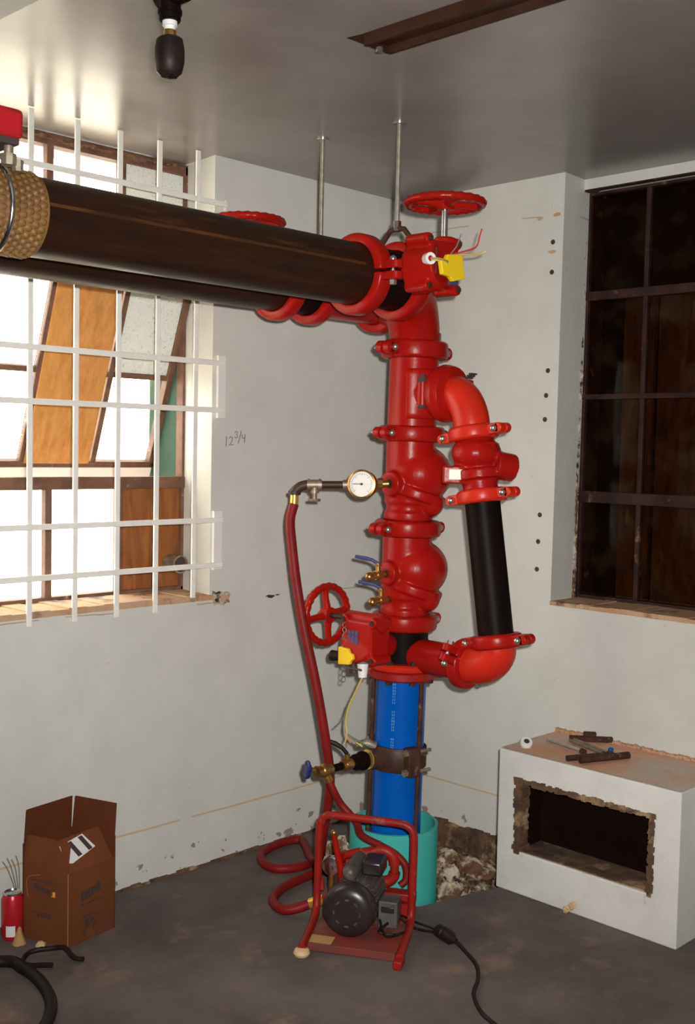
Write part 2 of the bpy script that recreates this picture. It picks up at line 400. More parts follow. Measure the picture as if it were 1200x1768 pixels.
wallR = struct(b.build('wall_right', m_wallR, smooth=False), 'cream plastered wall with the dark boarded window', 'wall')
b = MB(); b.box((-4.95,-4.85,-0.1), (-4.75,0.3,H)); struct(b.build('wall_back', m_backw, smooth=False), 'plastered wall behind the viewer on the left', 'wall')
b = MB(); b.box((-4.85,-4.95,-0.1), (0.3,-4.75,H)); struct(b.build('wall_front', m_backw, smooth=False), 'plastered wall behind the viewer on the right', 'wall')
# dropped beam at the top left
b = MB(); b.box((-2.75,-4.75,2.50), (-2.262,-0.0,H)); struct(b.build('trim_1', m_wallL, smooth=False, bevel=0.004), 'pale plastered beam under the ceiling', 'beam')
b = MB()
for i in range(120):
    x = -4.7 + i*0.0392
    if x > -0.01: break
    b.box((x,-0.003-random.random()*0.005,-0.001), (min(x+0.0392,0),0.002,0.007+random.random()*0.007))
struct(b.build('foot_gap_strip', m_soil, smooth=False), 'dark strip standing in for the shaded gap along the foot of the left wall', 'gap_strip')  # raised dark strip paints the dark of the gap between wall and floor
# anchor holes beside the dark window
for (yy, zz) in ((-0.762,2.33),(-0.761,2.219),(-0.757,1.853),(-0.752,1.76),(-0.75,1.67),(-0.740,1.309),(-0.736,1.207),(-0.734,1.101)):
    b = MB(); b.lathe([(0.0,-0.001),(0.0065,-0.001),(0.009,-0.0025),(0.0095,0.001)], (0,yy,zz), -X, 14)
    b.build('anchor_hole', m_ink, wallR)
# paint blisters and torn patches on the walls
b = MB()
for (yy, zz, s) in ((-0.78,2.43,0.02),(-0.70,2.425,0.016),(-0.757,2.295,0.018)):
    b.add([(-0.0012, yy+s*math.cos(t)*random.uniform(0.5,1.2), zz+0.5*s*math.sin(t)*random.uniform(0.5,1.2)) for t in [2*PI*i/9 for i in range(9)]], [tuple(range(9))])
b.build('paint_chip', m_sill, wallR, smooth=False)
b = MB()
for (xx, zz, s) in ((-0.70,0.975,0.03),(-0.665,0.978,0.012)):
    b.add([(xx+s*math.cos(t)*random.uniform(0.5,1.2), -0.0012, zz+0.25*s*math.sin(t)*random.uniform(0.5,1.2)) for t in [2*PI*i/9 for i in range(9)]], [tuple(range(9))])
b.build('paint_chip', m_ink, wallL, smooth=False)
# pencilled 12 3/4 on the left wall
def strokes(lines, o, ux, uy, off, w, m, name, parent):
    b = MB()
    for ln in lines:
        pts = [V(o) + V(ux)*p[0] + V(uy)*p[1] + V(off) for p in ln]
        b.tube(pts, w, 6)
    return b.build(name, m, parent)
hw = [[(0,0),(0.002,0.036)], [(0.014,0.028),(0.022,0.036),(0.03,0.03),(0.026,0.016),(0.014,0.004),(0.034,0.006)],
      [(0.040,0.05),(0.05,0.056),(0.055,0.05),(0.047,0.044),(0.056,0.039),(0.05,0.031),(0.040,0.034)],
      [(0.058,0.010),(0.072,0.058)], [(0.076,0.044),(0.077,0.030),(0.09,0.032)], [(0.09,0.046),(0.088,0.014)]]
strokes(hw, (-0.93,0,1.545), X, Z, (0,-0.0006,0), 0.0012, m_ink, 'pencil_marking', wallL)
# torn plaster where the sill meets the wall, left window
b = MB(); b.prism([(0,0.012),(0.012,0.004),(0.03,0.010),(0.052,0.002),(0.070,0.006),(0.078,-0.006),(0.070,-0.02),(0.074,-0.036),(0.06,-0.030),(0.045,-0.042),(0.02,-0.036),(0.004,-0.040)], (-0.985,-0.012,1.004), X, Z, (0,0.013,0))
b.build('plaster_patch', m_chunk, wallL, smooth=False, jitter=0.0012)
b = MB(); b.prism([(0.03,0.0),(0.045,0.004),(0.07,-0.004),(0.066,-0.016),(0.05,-0.012),(0.034,-0.022)], (-0.985,-0.016,0.998), X, Z, (0,0.006,0))
b.build('plaster_patch', m_sill, wallL, smooth=False, jitter=0.0012)

# ------------------------------------------------------------------ bright window
W1 = sroot('window_1', (-1.55,0.2,1.0), 'bright steel window with tilted sash and plywood pane', 'window')
FY = 0.20
def bar(name, lo, hi, m, par, bev=0.002, jit=0): 
    q = MB(); q.box(lo, hi); return q.build(name, m, par, smooth=False, bevel=bev, jitter=jit)
bar('frame_jamb', (-0.988,FY-0.015,1.0), (-0.945,FY+0.025,2.57), m_frame, W1)
bar('outer_reveal', (-0.986,FY+0.025,1.0), (-0.945,FY+0.20,2.57), m_green, W1)
bar('frame_head', (-2.75,FY-0.015,2.535), (-0.955,FY+0.03,2.575), m_frame, W1)
bar('frame_foot', (-2.75,FY-0.015,0.99), (-0.955,FY+0.03,1.018), m_frame, W1)
bar('transom', (-2.75,FY-0.02,1.385), (-0.96,FY+0.02,1.428), m_frame, W1)
bar('transom', (-2.75,FY-0.015,2.285), (-0.96,FY+0.02,2.315), m_frame, W1)
MX = [-1.257, -1.545, -1.835, -2.125, -2.415]
for x in MX:
    bar('mullion', (x-0.013,FY-0.012,1.0), (x+0.013,FY+0.015,1.39), m_frame, W1)
    bar('mullion', (x-0.013,FY-0.012,2.30), (x+0.013,FY+0.015,2.54), m_frame, W1)
edges = [-0.97] + MX + [-2.75]
for i in range(len(edges)-1):
    for z0, z1 in ((1.015,1.388),(2.312,2.537)):
        if i == 0 and z0 < 1.2: continue
        bar('pane', (edges[i+1]+0.012,FY,z0), (edges[i]-0.012,FY+0.004,z1), m_frost if (i == 0) else m_glass, W1, 0)
# brown board filling the lower right light, with a pipe stub through it
bar('filler_board', (-1.245,FY+0.004,1.01), (-1.115,FY+0.026,1.39), m_board, W1)
bar('filler_board', (-1.113,FY+0.002,1.01), (-0.97,FY+0.024,1.385), m_board, W1)
q = MB(); q.lathe([(0.028,0.0),(0.034,0.0),(0.034,0.09),(0.028,0.09)], (-1.03,FY+0.02,1.105), -Y, 24, loop=True); q.build('pipe_stub', m_galv, W1)
q = MB(); q.cyl((-1.03,FY+0.01,1.105), (-1.03,FY-0.06,1.105), 0.0285); q.build('stub_opening', m_ink, W1)
# projecting sash, bottom swung outwards
SB = V((0, 0.385, 1.462)); ST = V((0, 0.083, 2.30))
su = (ST-SB); SLn = su.length; su.normalize(); sn = V((0, su.z, -su.y))
sash = MB(); 
def sbar(name, x0, x1, t0, t1, th, m, par, off=0.0, bev=0.002):
    q = MB(); c = SB + su*((t0+t1)/2) + sn*off + X*((x0+x1)/2)
    q.obox(c, X, su, sn, (abs(x1-x0), abs(t1-t0), th)); return q.build(name, m, par, smooth=False, bevel=bev)
sashr = sbar('sash', -2.72, -0.985, 0.0, 0.022, 0.03, m_frame, W1)
sbar('sash_rail', -2.72, -0.985, SLn-0.025, SLn, 0.03, m_frame, sashr)
for x in (-0.997, -2.71): sbar('sash_stile', x-0.013, x+0.013, 0.0, SLn, 0.03, m_frame, sashr)
for x in MX: sbar('sash_muntin', x-0.011, x+0.011, 0.01, SLn-0.01, 0.024, m_frame, sashr)
sbar('sash_muntin', -2.71, -0.99, 0.345, 0.365, 0.022, m_frame, sashr)
sbar('white_rail', -2.72, -0.995, -0.045, 0.0, 0.028, m_alum, sashr, -0.004)
for i in range(len(edges)-1):
    for t0, t1 in ((0.02,0.346),(0.364,SLn-0.02)):
        x1 = edges[i]-0.012 if i else -1.0; x0 = edges[i+1]+0.012
        if i == 1: 
            continue
        sbar('pane', x0, x1, t0, t1, 0.004, m_frost if (i == 0 and t0 > 0.3) else m_glass, sashr, 0, 0)
sbar('plywood_panel', MX[1]+0.005, MX[0]-0.022, 0.015, SLn-0.03, 0.012, m_ply, sashr, -0.012)
# sill
q = MB(); n = 26
for i in range(n):
    x0 = -2.75 + (2.75-0.97)*i/n; x1 = -2.75 + (2.75-0.97)*(i+1)/n
    z = 1.002 + random.uniform(0,0.006)
    q.box((x0,-0.004-random.uniform(0,0.006),0.985), (x1,0.192,z))
q.build('window_sill', m_sill, W1, smooth=False)
# rough plaster line above the frame head
q = MB()
for i in range(34):
    x = -1.95 + i*0.0285
    q.sphere((x, FY-0.02, 2.556+random.uniform(-0.006,0.008)), (0.02,0.008,0.005+random.random()*0.006), 7, 5)
q.build('putty_line', m_frame, W1, smooth=False, jitter=0.002)
b = MB(); b.box((-14,0.31,-0.5), (6,20,-0.42)); struct(b.build('ground', m_ground, smooth=False), 'pale paving outdoors beyond the barred window', 'ground')

# white security bars over the window
G = thing('window_grille', 'white painted flat-bar security grille across the bright window', 'window bars', (-1.7,-0.01,0.96))
for i, x in enumerate([-1.081,-1.245,-1.404,-1.566,-1.731,-1.895,-2.06,-2.222,-2.385,-2.55]):
    bar('vertical_bar', (x-0.0095,-0.014,1.0 if i == 0 else 0.96), (x+0.0095,-0.006,H-0.003), m_white, G)
for z in (2.408,2.13,1.843,1.674,1.277,1.114):
    bar('horizontal_bar', (-2.62,-0.022,z-0.0095), (-0.955,-0.014,z+0.0095), m_white, G)
for z0, z1, x0, x1 in ((1.645,1.872,-0.982,-0.945),(1.095,1.31,-0.992,-0.952),(2.385,2.425,-0.962,-0.952)):
    bar('mounting_plate', (x0,-0.0145,z0), (x1,-0.001,z1), m_plate, G)

# ------------------------------------------------------------------ dark window
W2 = sroot('window_2', (0.2,-1.3,0.985), 'dark steel window boarded up behind its grimy panes', 'window')
FX = 0.20
bar('frame_jamb', (FX-0.015,JY-0.002,0.985), (FX+0.10,JY+0.03,2.56), m_frame2, W2, 0.003, 0.002)
bar('frame_head', (FX-0.015,-2.1,2.525), (FX+0.03,JY+0.02,2.56), m_frame2, W2)
bar('frame_foot', (FX-0.015,-2.1,0.98), (FX+0.03,JY+0.02,1.0), m_frame2, W2)
RZ = [1.379, 1.762, 2.145]
for z, h in zip(RZ, (0.022, 0.010, 0.017)): bar('transom', (FX-0.018,-2.1,z-h), (FX+0.015,JY+0.02,z+h), m_frame2, W2)
PYS = [-1.046, -1.30, -1.56, -1.82]
for y in PYS: bar('mullion', (FX-0.012,y-0.009,0.99), (FX+0.012,y+0.009,2.55), m_frame2, W2)
ye = [JY+0.005] + PYS + [-2.1]; ze = [1.0] + RZ + [2.53]
for i in range(3):
    for j in range(4):
        bar('pane', (FX,ye[i+1]+0.008,ze[j]+0.008), (FX+0.004,ye[i]-0.008,ze[j+1]-0.008), m_grime, W2, 0)
yb = -0.70
for i, (w, mm, dx) in enumerate(((0.21,m_nblk,0.02),(0.13,m_bd2,0.0),(0.012,m_nblk,0.03),(0.26,m_bd2,0.005),(0.01,m_nblk,0.03),(0.25,m_bd2,0.0),(0.30,m_bd2,0.01),(0.30,m_bd2,0.0))):  # black entries paint the dark gaps between the brown boards
    bar('board_and_gap', (0.272+dx,yb-w,0.9), (0.295+dx,yb,2.18 if i in (1,3) else 2.58), mm, W2, 0.002); yb -= w+0.002
bar('blackout_sheet', (0.33,-2.2,0.8), (0.36,-0.6,2.62), m_nblk, W2, 0)  # added sheet that keeps the space behind the boards dark
bar('top_row_sheet', (0.262,-2.1,2.15), (0.276,-0.82,2.56), m_nblk, W2, 0)  # near-black sheet behind the top row of panes
q = MB(); n = 30
for i in range(n):
    y0 = -2.1 + (2.1+JY-0.0)*i/n; y1 = -2.1 + (2.1+JY)*(i+1)/n
    q.box((-0.003-random.uniform(0,0.005),y0,0.972), (0.19,y1,0.986+random.uniform(0,0.006)))
q.build('window_sill', m_sill, W2, smooth=False)
# chipped plaster along the jamb
q = MB()
for i in range(46):
    z = 1.0 + 1.53*i/45 + random.uniform(-0.01,0.01)
    big = 1.9 if 1.72 < z < 1.86 else 1.0
    q.sphere((FX-0.03, JY+0.012, z), (0.012, 0.007*big*random.uniform(0.5,1.3), 0.022), 7, 5)
q.build('chipped_plaster', m_chunk, W2, smooth=False, jitter=0.002)
q = MB(); q.box((0.128,-2.1,2.53), (0.146,JY-0.01,2.537)); q.sphere((0.13,-0.85,2.527), (0.01,0.03,0.006), 8, 6); q.build('head_edge', m_frame2, W2, smooth=False)

# ------------------------------------------------------------------ pipework helpers
def coupling(name, label, c, axis, rp, lug, w=0.056, rise=0.03, m=m_red, tip=True, boltlen=0.085, flip=False, group='grooved pipe couplings'):
    c = V(c); a = V(axis).normalized(); l = V(lug); l = (l - a*l.dot(a)).normalized(); t = a.cross(l)*(-1 if flip else 1)
    R = rp+rise
    T = thing(name, label, 'pipe coupling', c, group)
    for s in (1, -1):
        q = MB()
        prof = [(rp+0.001,-w/2),(R-0.010,-w/2),(R-0.002,-w/2+0.005),(R,-w/2+0.012),(R,w/2-0.012),(R-0.002,w/2-0.005),(R-0.010,w/2),(rp+0.001,w/2)]
        g = math.radians(2.5)
        if s*(-1 if flip else 1) > 0: q.lathe(prof, c, a, 26, g, PI-g, ref=l, loop=True)
        else: q.lathe(prof, c, a, 26, PI+g, 2*PI-g, ref=l, loop=True)
        for k in (1, -1):
            q.obox(c + l*k*(R+0.012) + t*s*0.0165, l, t, a, (0.05, 0.024, w*0.72))
            q.cyl(c + l*k*(R+0.034) + t*s*0.0045, c + l*k*(R+0.034) + t*s*0.0285, w*0.36, n=16)
        q.build('housing', m, T, bevel=0.003)
    for k in (1, -1):
        p = c + l*k*(R+0.022)
        q = MB(); q.cyl(p - t*boltlen/2, p + t*boltlen/2, 0.0065, n=12)
        q.sphere(p - t*(0.033), (0.0115,0.0115,0.0115), 12, 8)
        bo = q.build('bolt', m_zinc, T)
        q = MB(); q.cyl(p + t*0.029, p + t*0.043, 0.012, n=6)
        if tip: q.cyl(p + t*0.043, p + t*0.062, 0.010, 0.004, n=10)
        q.build('nut', m_zinc if not tip else m_rod, bo, smooth=False)
    return T
def elbow_pts(p0, p1, corner, k=14):
    """quadratic-ish circular bend from p0 to p1 with the tangents meeting at corner"""
    p0, p1, c = V(p0), V(p1), V(corner); out = []
    for i in range(k+1):
        t = i/k; w = 0.7071*1.05
        d = (1-t)**2 + 2*w*t*(1-t) + t*t
        out.append((p0*(1-t)**2 + c*2*w*t*(1-t) + p1*t*t)/d)
    return out
B0 = V((-0.6553, -0.6237, 0)); LEAN = V((0.0115, -0.0117, 1.0))
def A(z): return B0 + LEAN*z
AX = LEAN.normalized()
RP = 0.0845

# ------------------------------------------------------------------ riser, from the floor up
q = MB(); q.lathe([(0.144,-0.33),(0.1545,-0.33),(0.1545,0.243),(0.144,0.243)], A(0) + V((0.0,0.004,0)), Z, 56, loop=True)
tag(q.build('pipe_sleeve', m_teal, origin=A(-0.33)), 'wide teal plastic sleeve standing in the floor pit', 'pipe sleeve')
T = thing('blue_pipe', 'bright blue plastic riser pipe standing inside the teal sleeve', 'pipe', A(-0.3))
q = MB(); q.cyl(A(-0.3), A(0.775), 0.0865, n=48); bp = q.build('barrel', m_blue, T)
q = MB()
ld = (TC*0.90 - RR*0.30).normalized()
for i in range(26):                                   # faint lettering running down the pipe
    if i % 9 in (7, 8): continue
    z = 0.745 - i*0.0105; wv = random.uniform(0.004, 0.009)
    for off in (0, 0.007):
        dd = (ld + RR*off*11).normalized()
        p = A(z) + dd*0.0866
        q.obox(p, Z, Z.cross(dd), dd, (0.007, wv*0.45, 0.0006))
q.build('lettering', m_print, bp, smooth=False)['kind'] = 'stuff'
# tie rods
for nm, dv in (('left', -RR*0.0965 + TC*0.01), ('right', RR*0.068 + TC*0.074), ('back', RR*0.03 - TC*0.098)):
    q = MB(); q.cyl(A(-0.3)+dv, A(0.80)+dv, 0.0085, n=12)
    for z in (0.75, 0.815): q.cyl(A(z)+dv, A(z+0.012)+dv, 0.015, n=6)
    tag(q.build('tie_rod', m_rust, origin=A(-0.3)+dv), {'left': 'rusty tie rod along the left edge of the blue pipe', 'right': 'rusty tie rod down the front right of the blue pipe', 'back': 'rusty tie rod hidden behind the blue pipe'}[nm], 'rod', 'tie rods round the blue pipe')
# flange set under the lower valve
T = thing('pipe_flange', 'red bolted pipe flange on top of the blue pipe', 'flange', A(0.757))
q = MB(); q.lathe([(0.088,0),(0.113,0),(0.120,0.006),(0.120,0.028),(0.110,0.034),(0.088,0.034)], A(0.757), AX, 44, loop=True); q.build('lower_ring', m_redw, T)
q = MB(); q.lathe([(0.086,0.034),(0.116,0.034),(0.119,0.04),(0.119,0.052),(0.112,0.058),(0.086,0.058)], A(0.757), AX, 44, loop=True); q.build('upper_ring', m_red2, T)
q = MB(); q.cyl(A(0.76), A(0.832), 0.0855, n=40); q.build('hub', m_redw, T)
for i in range(8):
    t = 2*PI*i/8 + 0.3; dv = V((math.cos(t), math.sin(t), 0))*0.106
    q = MB(); q.cyl(A(0.745)+dv, A(0.832)+dv, 0.007, n=10); q.cyl(A(0.814)+dv, A(0.826)+dv, 0.0125, n=6); q.cyl(A(0.747)+dv, A(0.757)+dv, 0.0125, n=6)
    q.build('bolt', m_rust, T, smooth=False)
for s, dv in ((1, RR), (-1, -RR)):
    q = MB(); q.obox(A(0.78)+dv*0.118+TC*0.02, dv, dv.cross(Z), Z, (0.05,0.05,0.03)); q.build('lug', m_redw, T, bevel=0.005)

# ------------------------------------------------------------------ butterfly valves with gear operators
def valve(name, label, c, stem, worm, sc, blen, rp, box, wheel, wr, tape, opts):
    """stem: towards the operator, worm: towards the handwheel; box/wheel: local (stem, worm, axis) offsets"""
    c = V(c); sx = V(stem).normalized(); wy = V(worm).normalized(); az = sx.cross(wy)
    L = lambda a, b_, d: c + sx*a + wy*b_ + az*d
    T = thing(name, label, 'valve', c)
    q = MB(); q.lathe([(rp-0.02,-blen/2),(rp,-blen/2),(rp,blen/2),(rp-0.02,blen/2)], c, az, 44, loop=True)
    q.cyl(L(rp*0.7,0,0), L(rp+0.03,0,0), 0.036*sc, n=20); q.cyl(L(-rp*0.7,0,0), L(-rp-0.02,0,0), 0.026*sc, n=20)
    q.build('body', m_black, T)
    q = MB(); q.cyl(L(-0.006,0,0)-wy*0.0, L(0.006,0,0), rp-0.018, n=32); 
    q = MB(); bx, by, bz = box; d = 0.094*sc; w = 0.15*sc; h = 0.158*sc
    q.obox(L(bx,by,bz), sx, wy, az, (d, h*0.82, w*0.86))
    q.cyl(L(bx-d*0.5,by*0.4,bz*0.4), L(bx+d*0.52,by*0.8,bz*0.8), 0.070*sc, n=28)
    q.cyl(L(rp+0.004,0,0), L(bx,by,bz)-sx*0.02, 0.048*sc, n=24)
    wx, wyy, wz = wheel
    q.cyl(L(wx,by-h*0.52,wz), L(wx,by+h*0.56,wz), 0.030*sc, n=20)
    for i in (-1, 1):
        for j in (-1, 1):
            q.cyl(L(bx-d*0.4,by+i*h*0.42,bz+j*w*0.43), L(bx+d*0.5,by+i*h*0.42,bz+j*w*0.43), 0.017*sc, n=14)
    q.build('gear_operator', m_red, T, remesh=0.0045*sc, sm=4)
    for i in (-1, 1):
        for j in (-1, 1):
            q = MB(); p = L(bx+d*0.5,by+i*h*0.42,bz+j*w*0.43); q.cyl(p-sx*0.01, p+sx*0.006*sc, 0.009*sc, n=6); q.build('cover_bolt', m_rust, T, smooth=False)
    q = MB(); q.cyl(L(wx,by+h*0.5,wz), L(wx,wyy+0.012,wz), 0.0095*sc, n=16); q.build('worm_shaft', opts['shaft'], T)
    # handwheel
    wc = L(wx,wyy,wz)
    q = MB(); q.torus(wc, wy, wr, 0.0125, 72, 10, 24, 0.13); hwl = q.build('handwheel', m_red, T)
    q = MB(); q.cyl(wc-wy*0.022, wc+wy*0.016, 0.028, 0.024, n=20); q.build('hub', m_red, hwl, bevel=0.003)
    for i in range(opts['spokes']):
        t = 2*PI*i/opts['spokes'] + opts['sp0']; dv = sx*math.cos(t) + az*math.sin(t)
        q = MB(); e = dv.cross(wy)
        q.tube([wc+dv*0.015-wy*0.004, wc+dv*wr*0.55, wc+dv*(wr-0.004)], [0.015,0.0115,0.012], 12)
        q.build('spoke', m_red, hwl)
    for nm, fn in opts['extra']: fn(T, L)
    return T
def wire(T, pts, r, m, name='wire'):
    q = MB(); q.tube(cr(pts, 6), r, 6); return q.build(name, m, T)

ZH = 2.083; YF = -0.759; YB = -0.436; RH = 0.0945
def upper_extra(T, L):
    P = lambda a, b_, d: L(a, b_, d)
    # conduit ring with wires, yellow taped lead
    bx = 0.230
    q = MB(); q.lathe([(0.009,-0.010),(0.018,-0.010),(0.018,0.012),(0.009,0.012)], P(bx-0.004,0.035,0.022), V((-0.35,-1,0)), 18, loop=True); q.build('conduit_ring', m_pvc, T)
    tp = P(bx+0.022,0.026,-0.058)
    for j, mm in enumerate((m_wo, m_wg, m_wy)):
        wire(T, [P(bx-0.01,0.036-j*0.003,0.028), P(bx+0.02,0.036-j*0.003,0.01), P(bx+0.03,0.032-j*0.003,-0.02), tp-X*0.02+Z*(0.006-j*0.004)], 0.0026, mm)
    q = MB(); q.prism([(-0.072,0.014),(-0.048,0.020),(-0.040,0.036),(0.028,0.044),(0.044,-0.028),(-0.012,-0.042),(-0.028,-0.030),(-0.062,-0.026)], tp+V((0.010,0.008,-0.010)), X, Z, -Y*0.016)
    q.build('yellow_taped_lead', m_yel, T, smooth=False, bevel=0.003)
    e = tp + V((0.0,0.0,0.03))
    wire(T, [e, e+V((0.04,-0.02,0.014)), e+V((0.075,-0.03,0.03)), e+V((0.085,-0.035,0.065)), e+V((0.088,-0.04,0.085))], 0.0026, m_wr)
    wire(T, [e+V((-0.01,0,-0.004)), e+V((0.05,-0.02,0.004)), e+V((0.09,-0.03,0.01)), e+V((0.105,-0.045,0.02))], 0.0026, m_wy)
    wire(T, [e+V((0.0,0.01,0)), e+V((0.03,0.01,0.03)), e+V((0.045,0.012,0.055)), e+V((0.05,0.01,0.07))], 0.002, m_wgr)
    for zz, yy in ((0.0,0.10),):
        pass
    q = MB(); q.obox(P(bx+0.006,0.032,0.000), X, Z, Y, (0.004,0.075,0.002)); q.build('scribe_mark', m_grey, T, smooth=False)
    q = MB(); q.obox(P(bx-0.004,-0.018,-0.095), X, Z, Y, (0.035,0.026,0.012)); q.build('navy_label', m_navy, T, smooth=False)
valve('front_valve', 'upper red gear-operated butterfly valve with flat handwheel on the front black pipe', (-0.945,YF,ZH), -Y, Z, 1.06, 0.15, RH-0.001,
      (0.170,0.030,-0.058), (0.172,0.228,-0.112), 0.116, True, dict(shaft=m_zinc, spokes=4, sp0=0.45, extra=[('w', upper_extra)]))
valve('rear_valve', 'red gear-operated butterfly valve mostly hidden behind the front black pipe', (-1.0,YB,ZH), Y, Z, 1.06, 0.15, RH-0.001,
      (0.170,0.030,-0.05), (0.172,0.218,-0.065), 0.116, True, dict(shaft=m_zinc, spokes=4, sp0=0.45, extra=[]))
def lower_extra(T, L):
    P = lambda a, b_, d: L(a, b_, d)
    bx = 0.252
    # blue lettered plate, chain, yellow tape, conduit and wires
    q = MB()
    for j in range(3):
        for i in range(3):
            q.obox(P(bx+0.001,0.014-i*0.016,-0.062+j*0.015), Y, Z, X, (0.013,0.011 if (i+j) % 2 else 0.013,0.003))
    q.build('blue_lettering', m_navy, T, smooth=False)
    q = MB(); q.obox(P(bx,0.0,-0.010), Y, Z, X, (0.055,0.006,0.004)); q.obox(P(bx-0.004,-0.002,0.058), Y, Z, X, (0.075,0.006,0.004)); q.build('grey_strip', m_grey, T, smooth=False)
    q = MB(); q.prism([(0.034,0.03),(-0.010,0.028),(-0.016,0.016),(-0.03,0.012),(-0.034,-0.004),(-0.022,-0.014),(-0.018,-0.024),(0.034,-0.03)], P(bx+0.008,0.012,0.018), Y, Z, -X*0.014)
    q.build('yellow_taped_lead', m_yel, T, smooth=False, bevel=0.003)
    q = MB(); q.cyl(P(bx-0.05,0.055,0.03), P(bx-0.03,0.12,0.036), 0.017, n=14); q.cyl(P(bx-0.032,0.118,0.036), P(bx-0.03,0.128,0.036), 0.019, n=14); q.build('black_conduit', m_rub, T)
    q = MB(); q.cyl(P(bx-0.055,0.004,0.05), P(bx-0.05,-0.002,0.095), 0.020, 0.014, n=16); q.build('white_bushing', m_pvc, T)
    q = MB(); q.cyl(P(bx-0.05,0.045,0.05), P(bx-0.052,0.04,0.085), 0.018, n=14); q.build('brown_plug', m_dark, T)
    s = P(bx-0.05,-0.002,0.09)
    ws = [m_wy, m_wo, m_wgr, m_wy, m_wg]
    for j, mm in enumerate(ws):
        o = V((random.uniform(-0.003,0.003), random.uniform(-0.003,0.003), 0))
        e = s + V((-0.03+0.012*j*0.5, 0.05-0.022*j, -0.235+0.006*(j % 3)))
        wire(T, [s+o, s+o+V((-0.01,0.02,-0.05)), s+o+V((-0.02,0.045,-0.11)), s+o+V((-0.022,0.054,-0.16)), s+o+V((-0.025,0.045,-0.20)), e], 0.0027, mm)
    wire(T, [s+V((-0.02,0.045,-0.10)), s+V((-0.025,0.06,-0.145)), s+V((-0.028,0.085,-0.175)), s+V((-0.03,0.10,-0.185))], 0.0022, m_wg)
    for i in range(11):                                       # hanging chain
        q = MB(); p = P(bx+0.004,0.035-0.0*i,-0.085+i*0.0185); ax_ = (X if i % 2 else Y)
        q.torus(p, ax_, 0.0085, 0.0017, 14, 6); q.build('chain_link', m_galv, T)
valve('lower_valve', 'lower red gear-operated butterfly valve with upright handwheel beside the riser', A(0.875), -X, Y, 0.97, 0.125, 0.0865,
      (0.205,-0.020,-0.040), (0.205,0.172,-0.098), 0.098, True, dict(shaft=m_dark, spokes=4, sp0=0.12, extra=[('w', lower_extra)]))

# ------------------------------------------------------------------ check valves on the riser
LL = -X
def check_valve(name, label, z0, z1, zb, zl, boss, bossr):
    T = thing(name, label, 'check valve', A(z0), 'riser check valves')
    q = MB(); q.cyl(A(zl), A(z1), RP, n=40); q.cyl(A(z0), A(z1), RP-0.007, n=40); q.cyl(A(z0), A(z0+0.03), RP, n=40)
    q.sphere(A(zb)+RR*0.032-TC*0.010, (0.113,0.113,0.104), 36, 24)
    # clapper cover: tilted disc across the body, lower on the right
    n_ = (Z*0.93 + RR*0.30).normalized()
    q.cyl(A(zl+0.034)+RR*0.026-n_*0.017, A(zl+0.034)+RR*0.026+n_*0.017, 0.104, n=40)
    q.cyl(A(zl)+RR*0.075-TC*0.055, A(zl)+RR*0.075+TC*0.045, 0.042, n=24)
    q.sphere(A(zl)+RR*0.078+TC*0.042, (0.042,0.042,0.042), 18, 12)
    for (z, rr) in boss: q.cyl(A(z)+LL*0.05, A(z)+LL*0.106, rr, n=28)
    q.build('body', m_red, T, remesh=0.0042, sm=8)
    for (z, rr) in boss:
        q = MB(); q.cyl(A(z)+LL*0.10, A(z)+LL*0.1085, bossr, n=18); q.build('tapped_hole', m_dark, T)
    return T
check_valve('check_valve', 'upper red check valve with the pressure gauge on its boss', 1.303, 1.60, 1.462, 1.362, [(1.43,0.043)], 0.016)
check_valve('check_valve', 'lower red check valve with two brass test cocks', 0.97, 1.275, 1.135, 1.035, [(1.125,0.042)], 0.015)
coupling('pipe_coupling', 'red coupling between the top elbow and the branch tee', A(1.885), AX, RP, LL, w=0.060, flip=True)
coupling('pipe_coupling', 'red coupling between the branch tee and the upper check valve', A(1.600), AX, RP, LL, w=0.054, flip=True)
coupling('pipe_coupling', 'red coupling between the two check valves', A(1.276), AX, RP, LL, w=0.056, flip=True)
coupling('pipe_coupling', 'red coupling between the lower check valve and the black valve body', A(0.953), AX, RP, LL, w=0.056, tip=False, flip=True)
# branch tee with bolted saddle
T = thing('branch_tee', 'red riser pipe with a bolted branch saddle for the bypass', 'pipe tee', A(1.61))
q = MB(); q.cyl(A(1.615), A(1.86), RP, n=48); q.build('run', m_red, T)
q = MB(); zc = 1.735
q.lathe([(RP,-0.085),(RP+0.012,-0.085),(RP+0.016,-0.07),(RP+0.016,0.07),(RP+0.012,0.085),(RP,0.085)], A(zc), Z, 30, -PI*0.85, -PI*0.05, ref=X, loop=True)
q.cyl(A(zc)-Y*0.05, A(zc)-Y*0.165, 0.070, n=32); q.cyl(A(zc)-Y*0.125, A(zc)-Y*0.18, 0.092, n=36)
q.sphere(A(zc)-Y*0.150, (0.098,0.05,0.098), 28, 16)
q.build('saddle', m_red, T, remesh=0.0045, sm=6)
for dv in (V((-0.56,-0.83,0))*0.122, V((0.95,-0.25,0))*0.104):
    p = A(zc)+dv
    q = MB(); q.cyl(p-Z*0.040, p+Z*0.036, 0.0185, n=18); sl = q.build('saddle_lug', m_red, T)
    q = MB(); q.cyl(p+Z*0.036, p+Z*0.052, 0.0165, n=10); q.cyl(p+Z*0.050, p+Z*0.062, 0.010, n=10); q.cyl(p-Z*0.050, p-Z*0.038, 0.0145, n=12); q.build('lug_bolt', m_ink, sl)
p = A(zc)+V((0.062,-0.188,0.030))
q = MB(); q.obox(p, Y, X, Z, (0.03,0.03,0.035)); q.build('saddle_lug', m_red, T, bevel=0.004)
q = MB(); 
for j in range(3): q.obox(p+V((0.004,-0.002,0.026+j*0.006)) - Y*(j*0.008), X, Y, Z, (0.03,0.012,0.006))
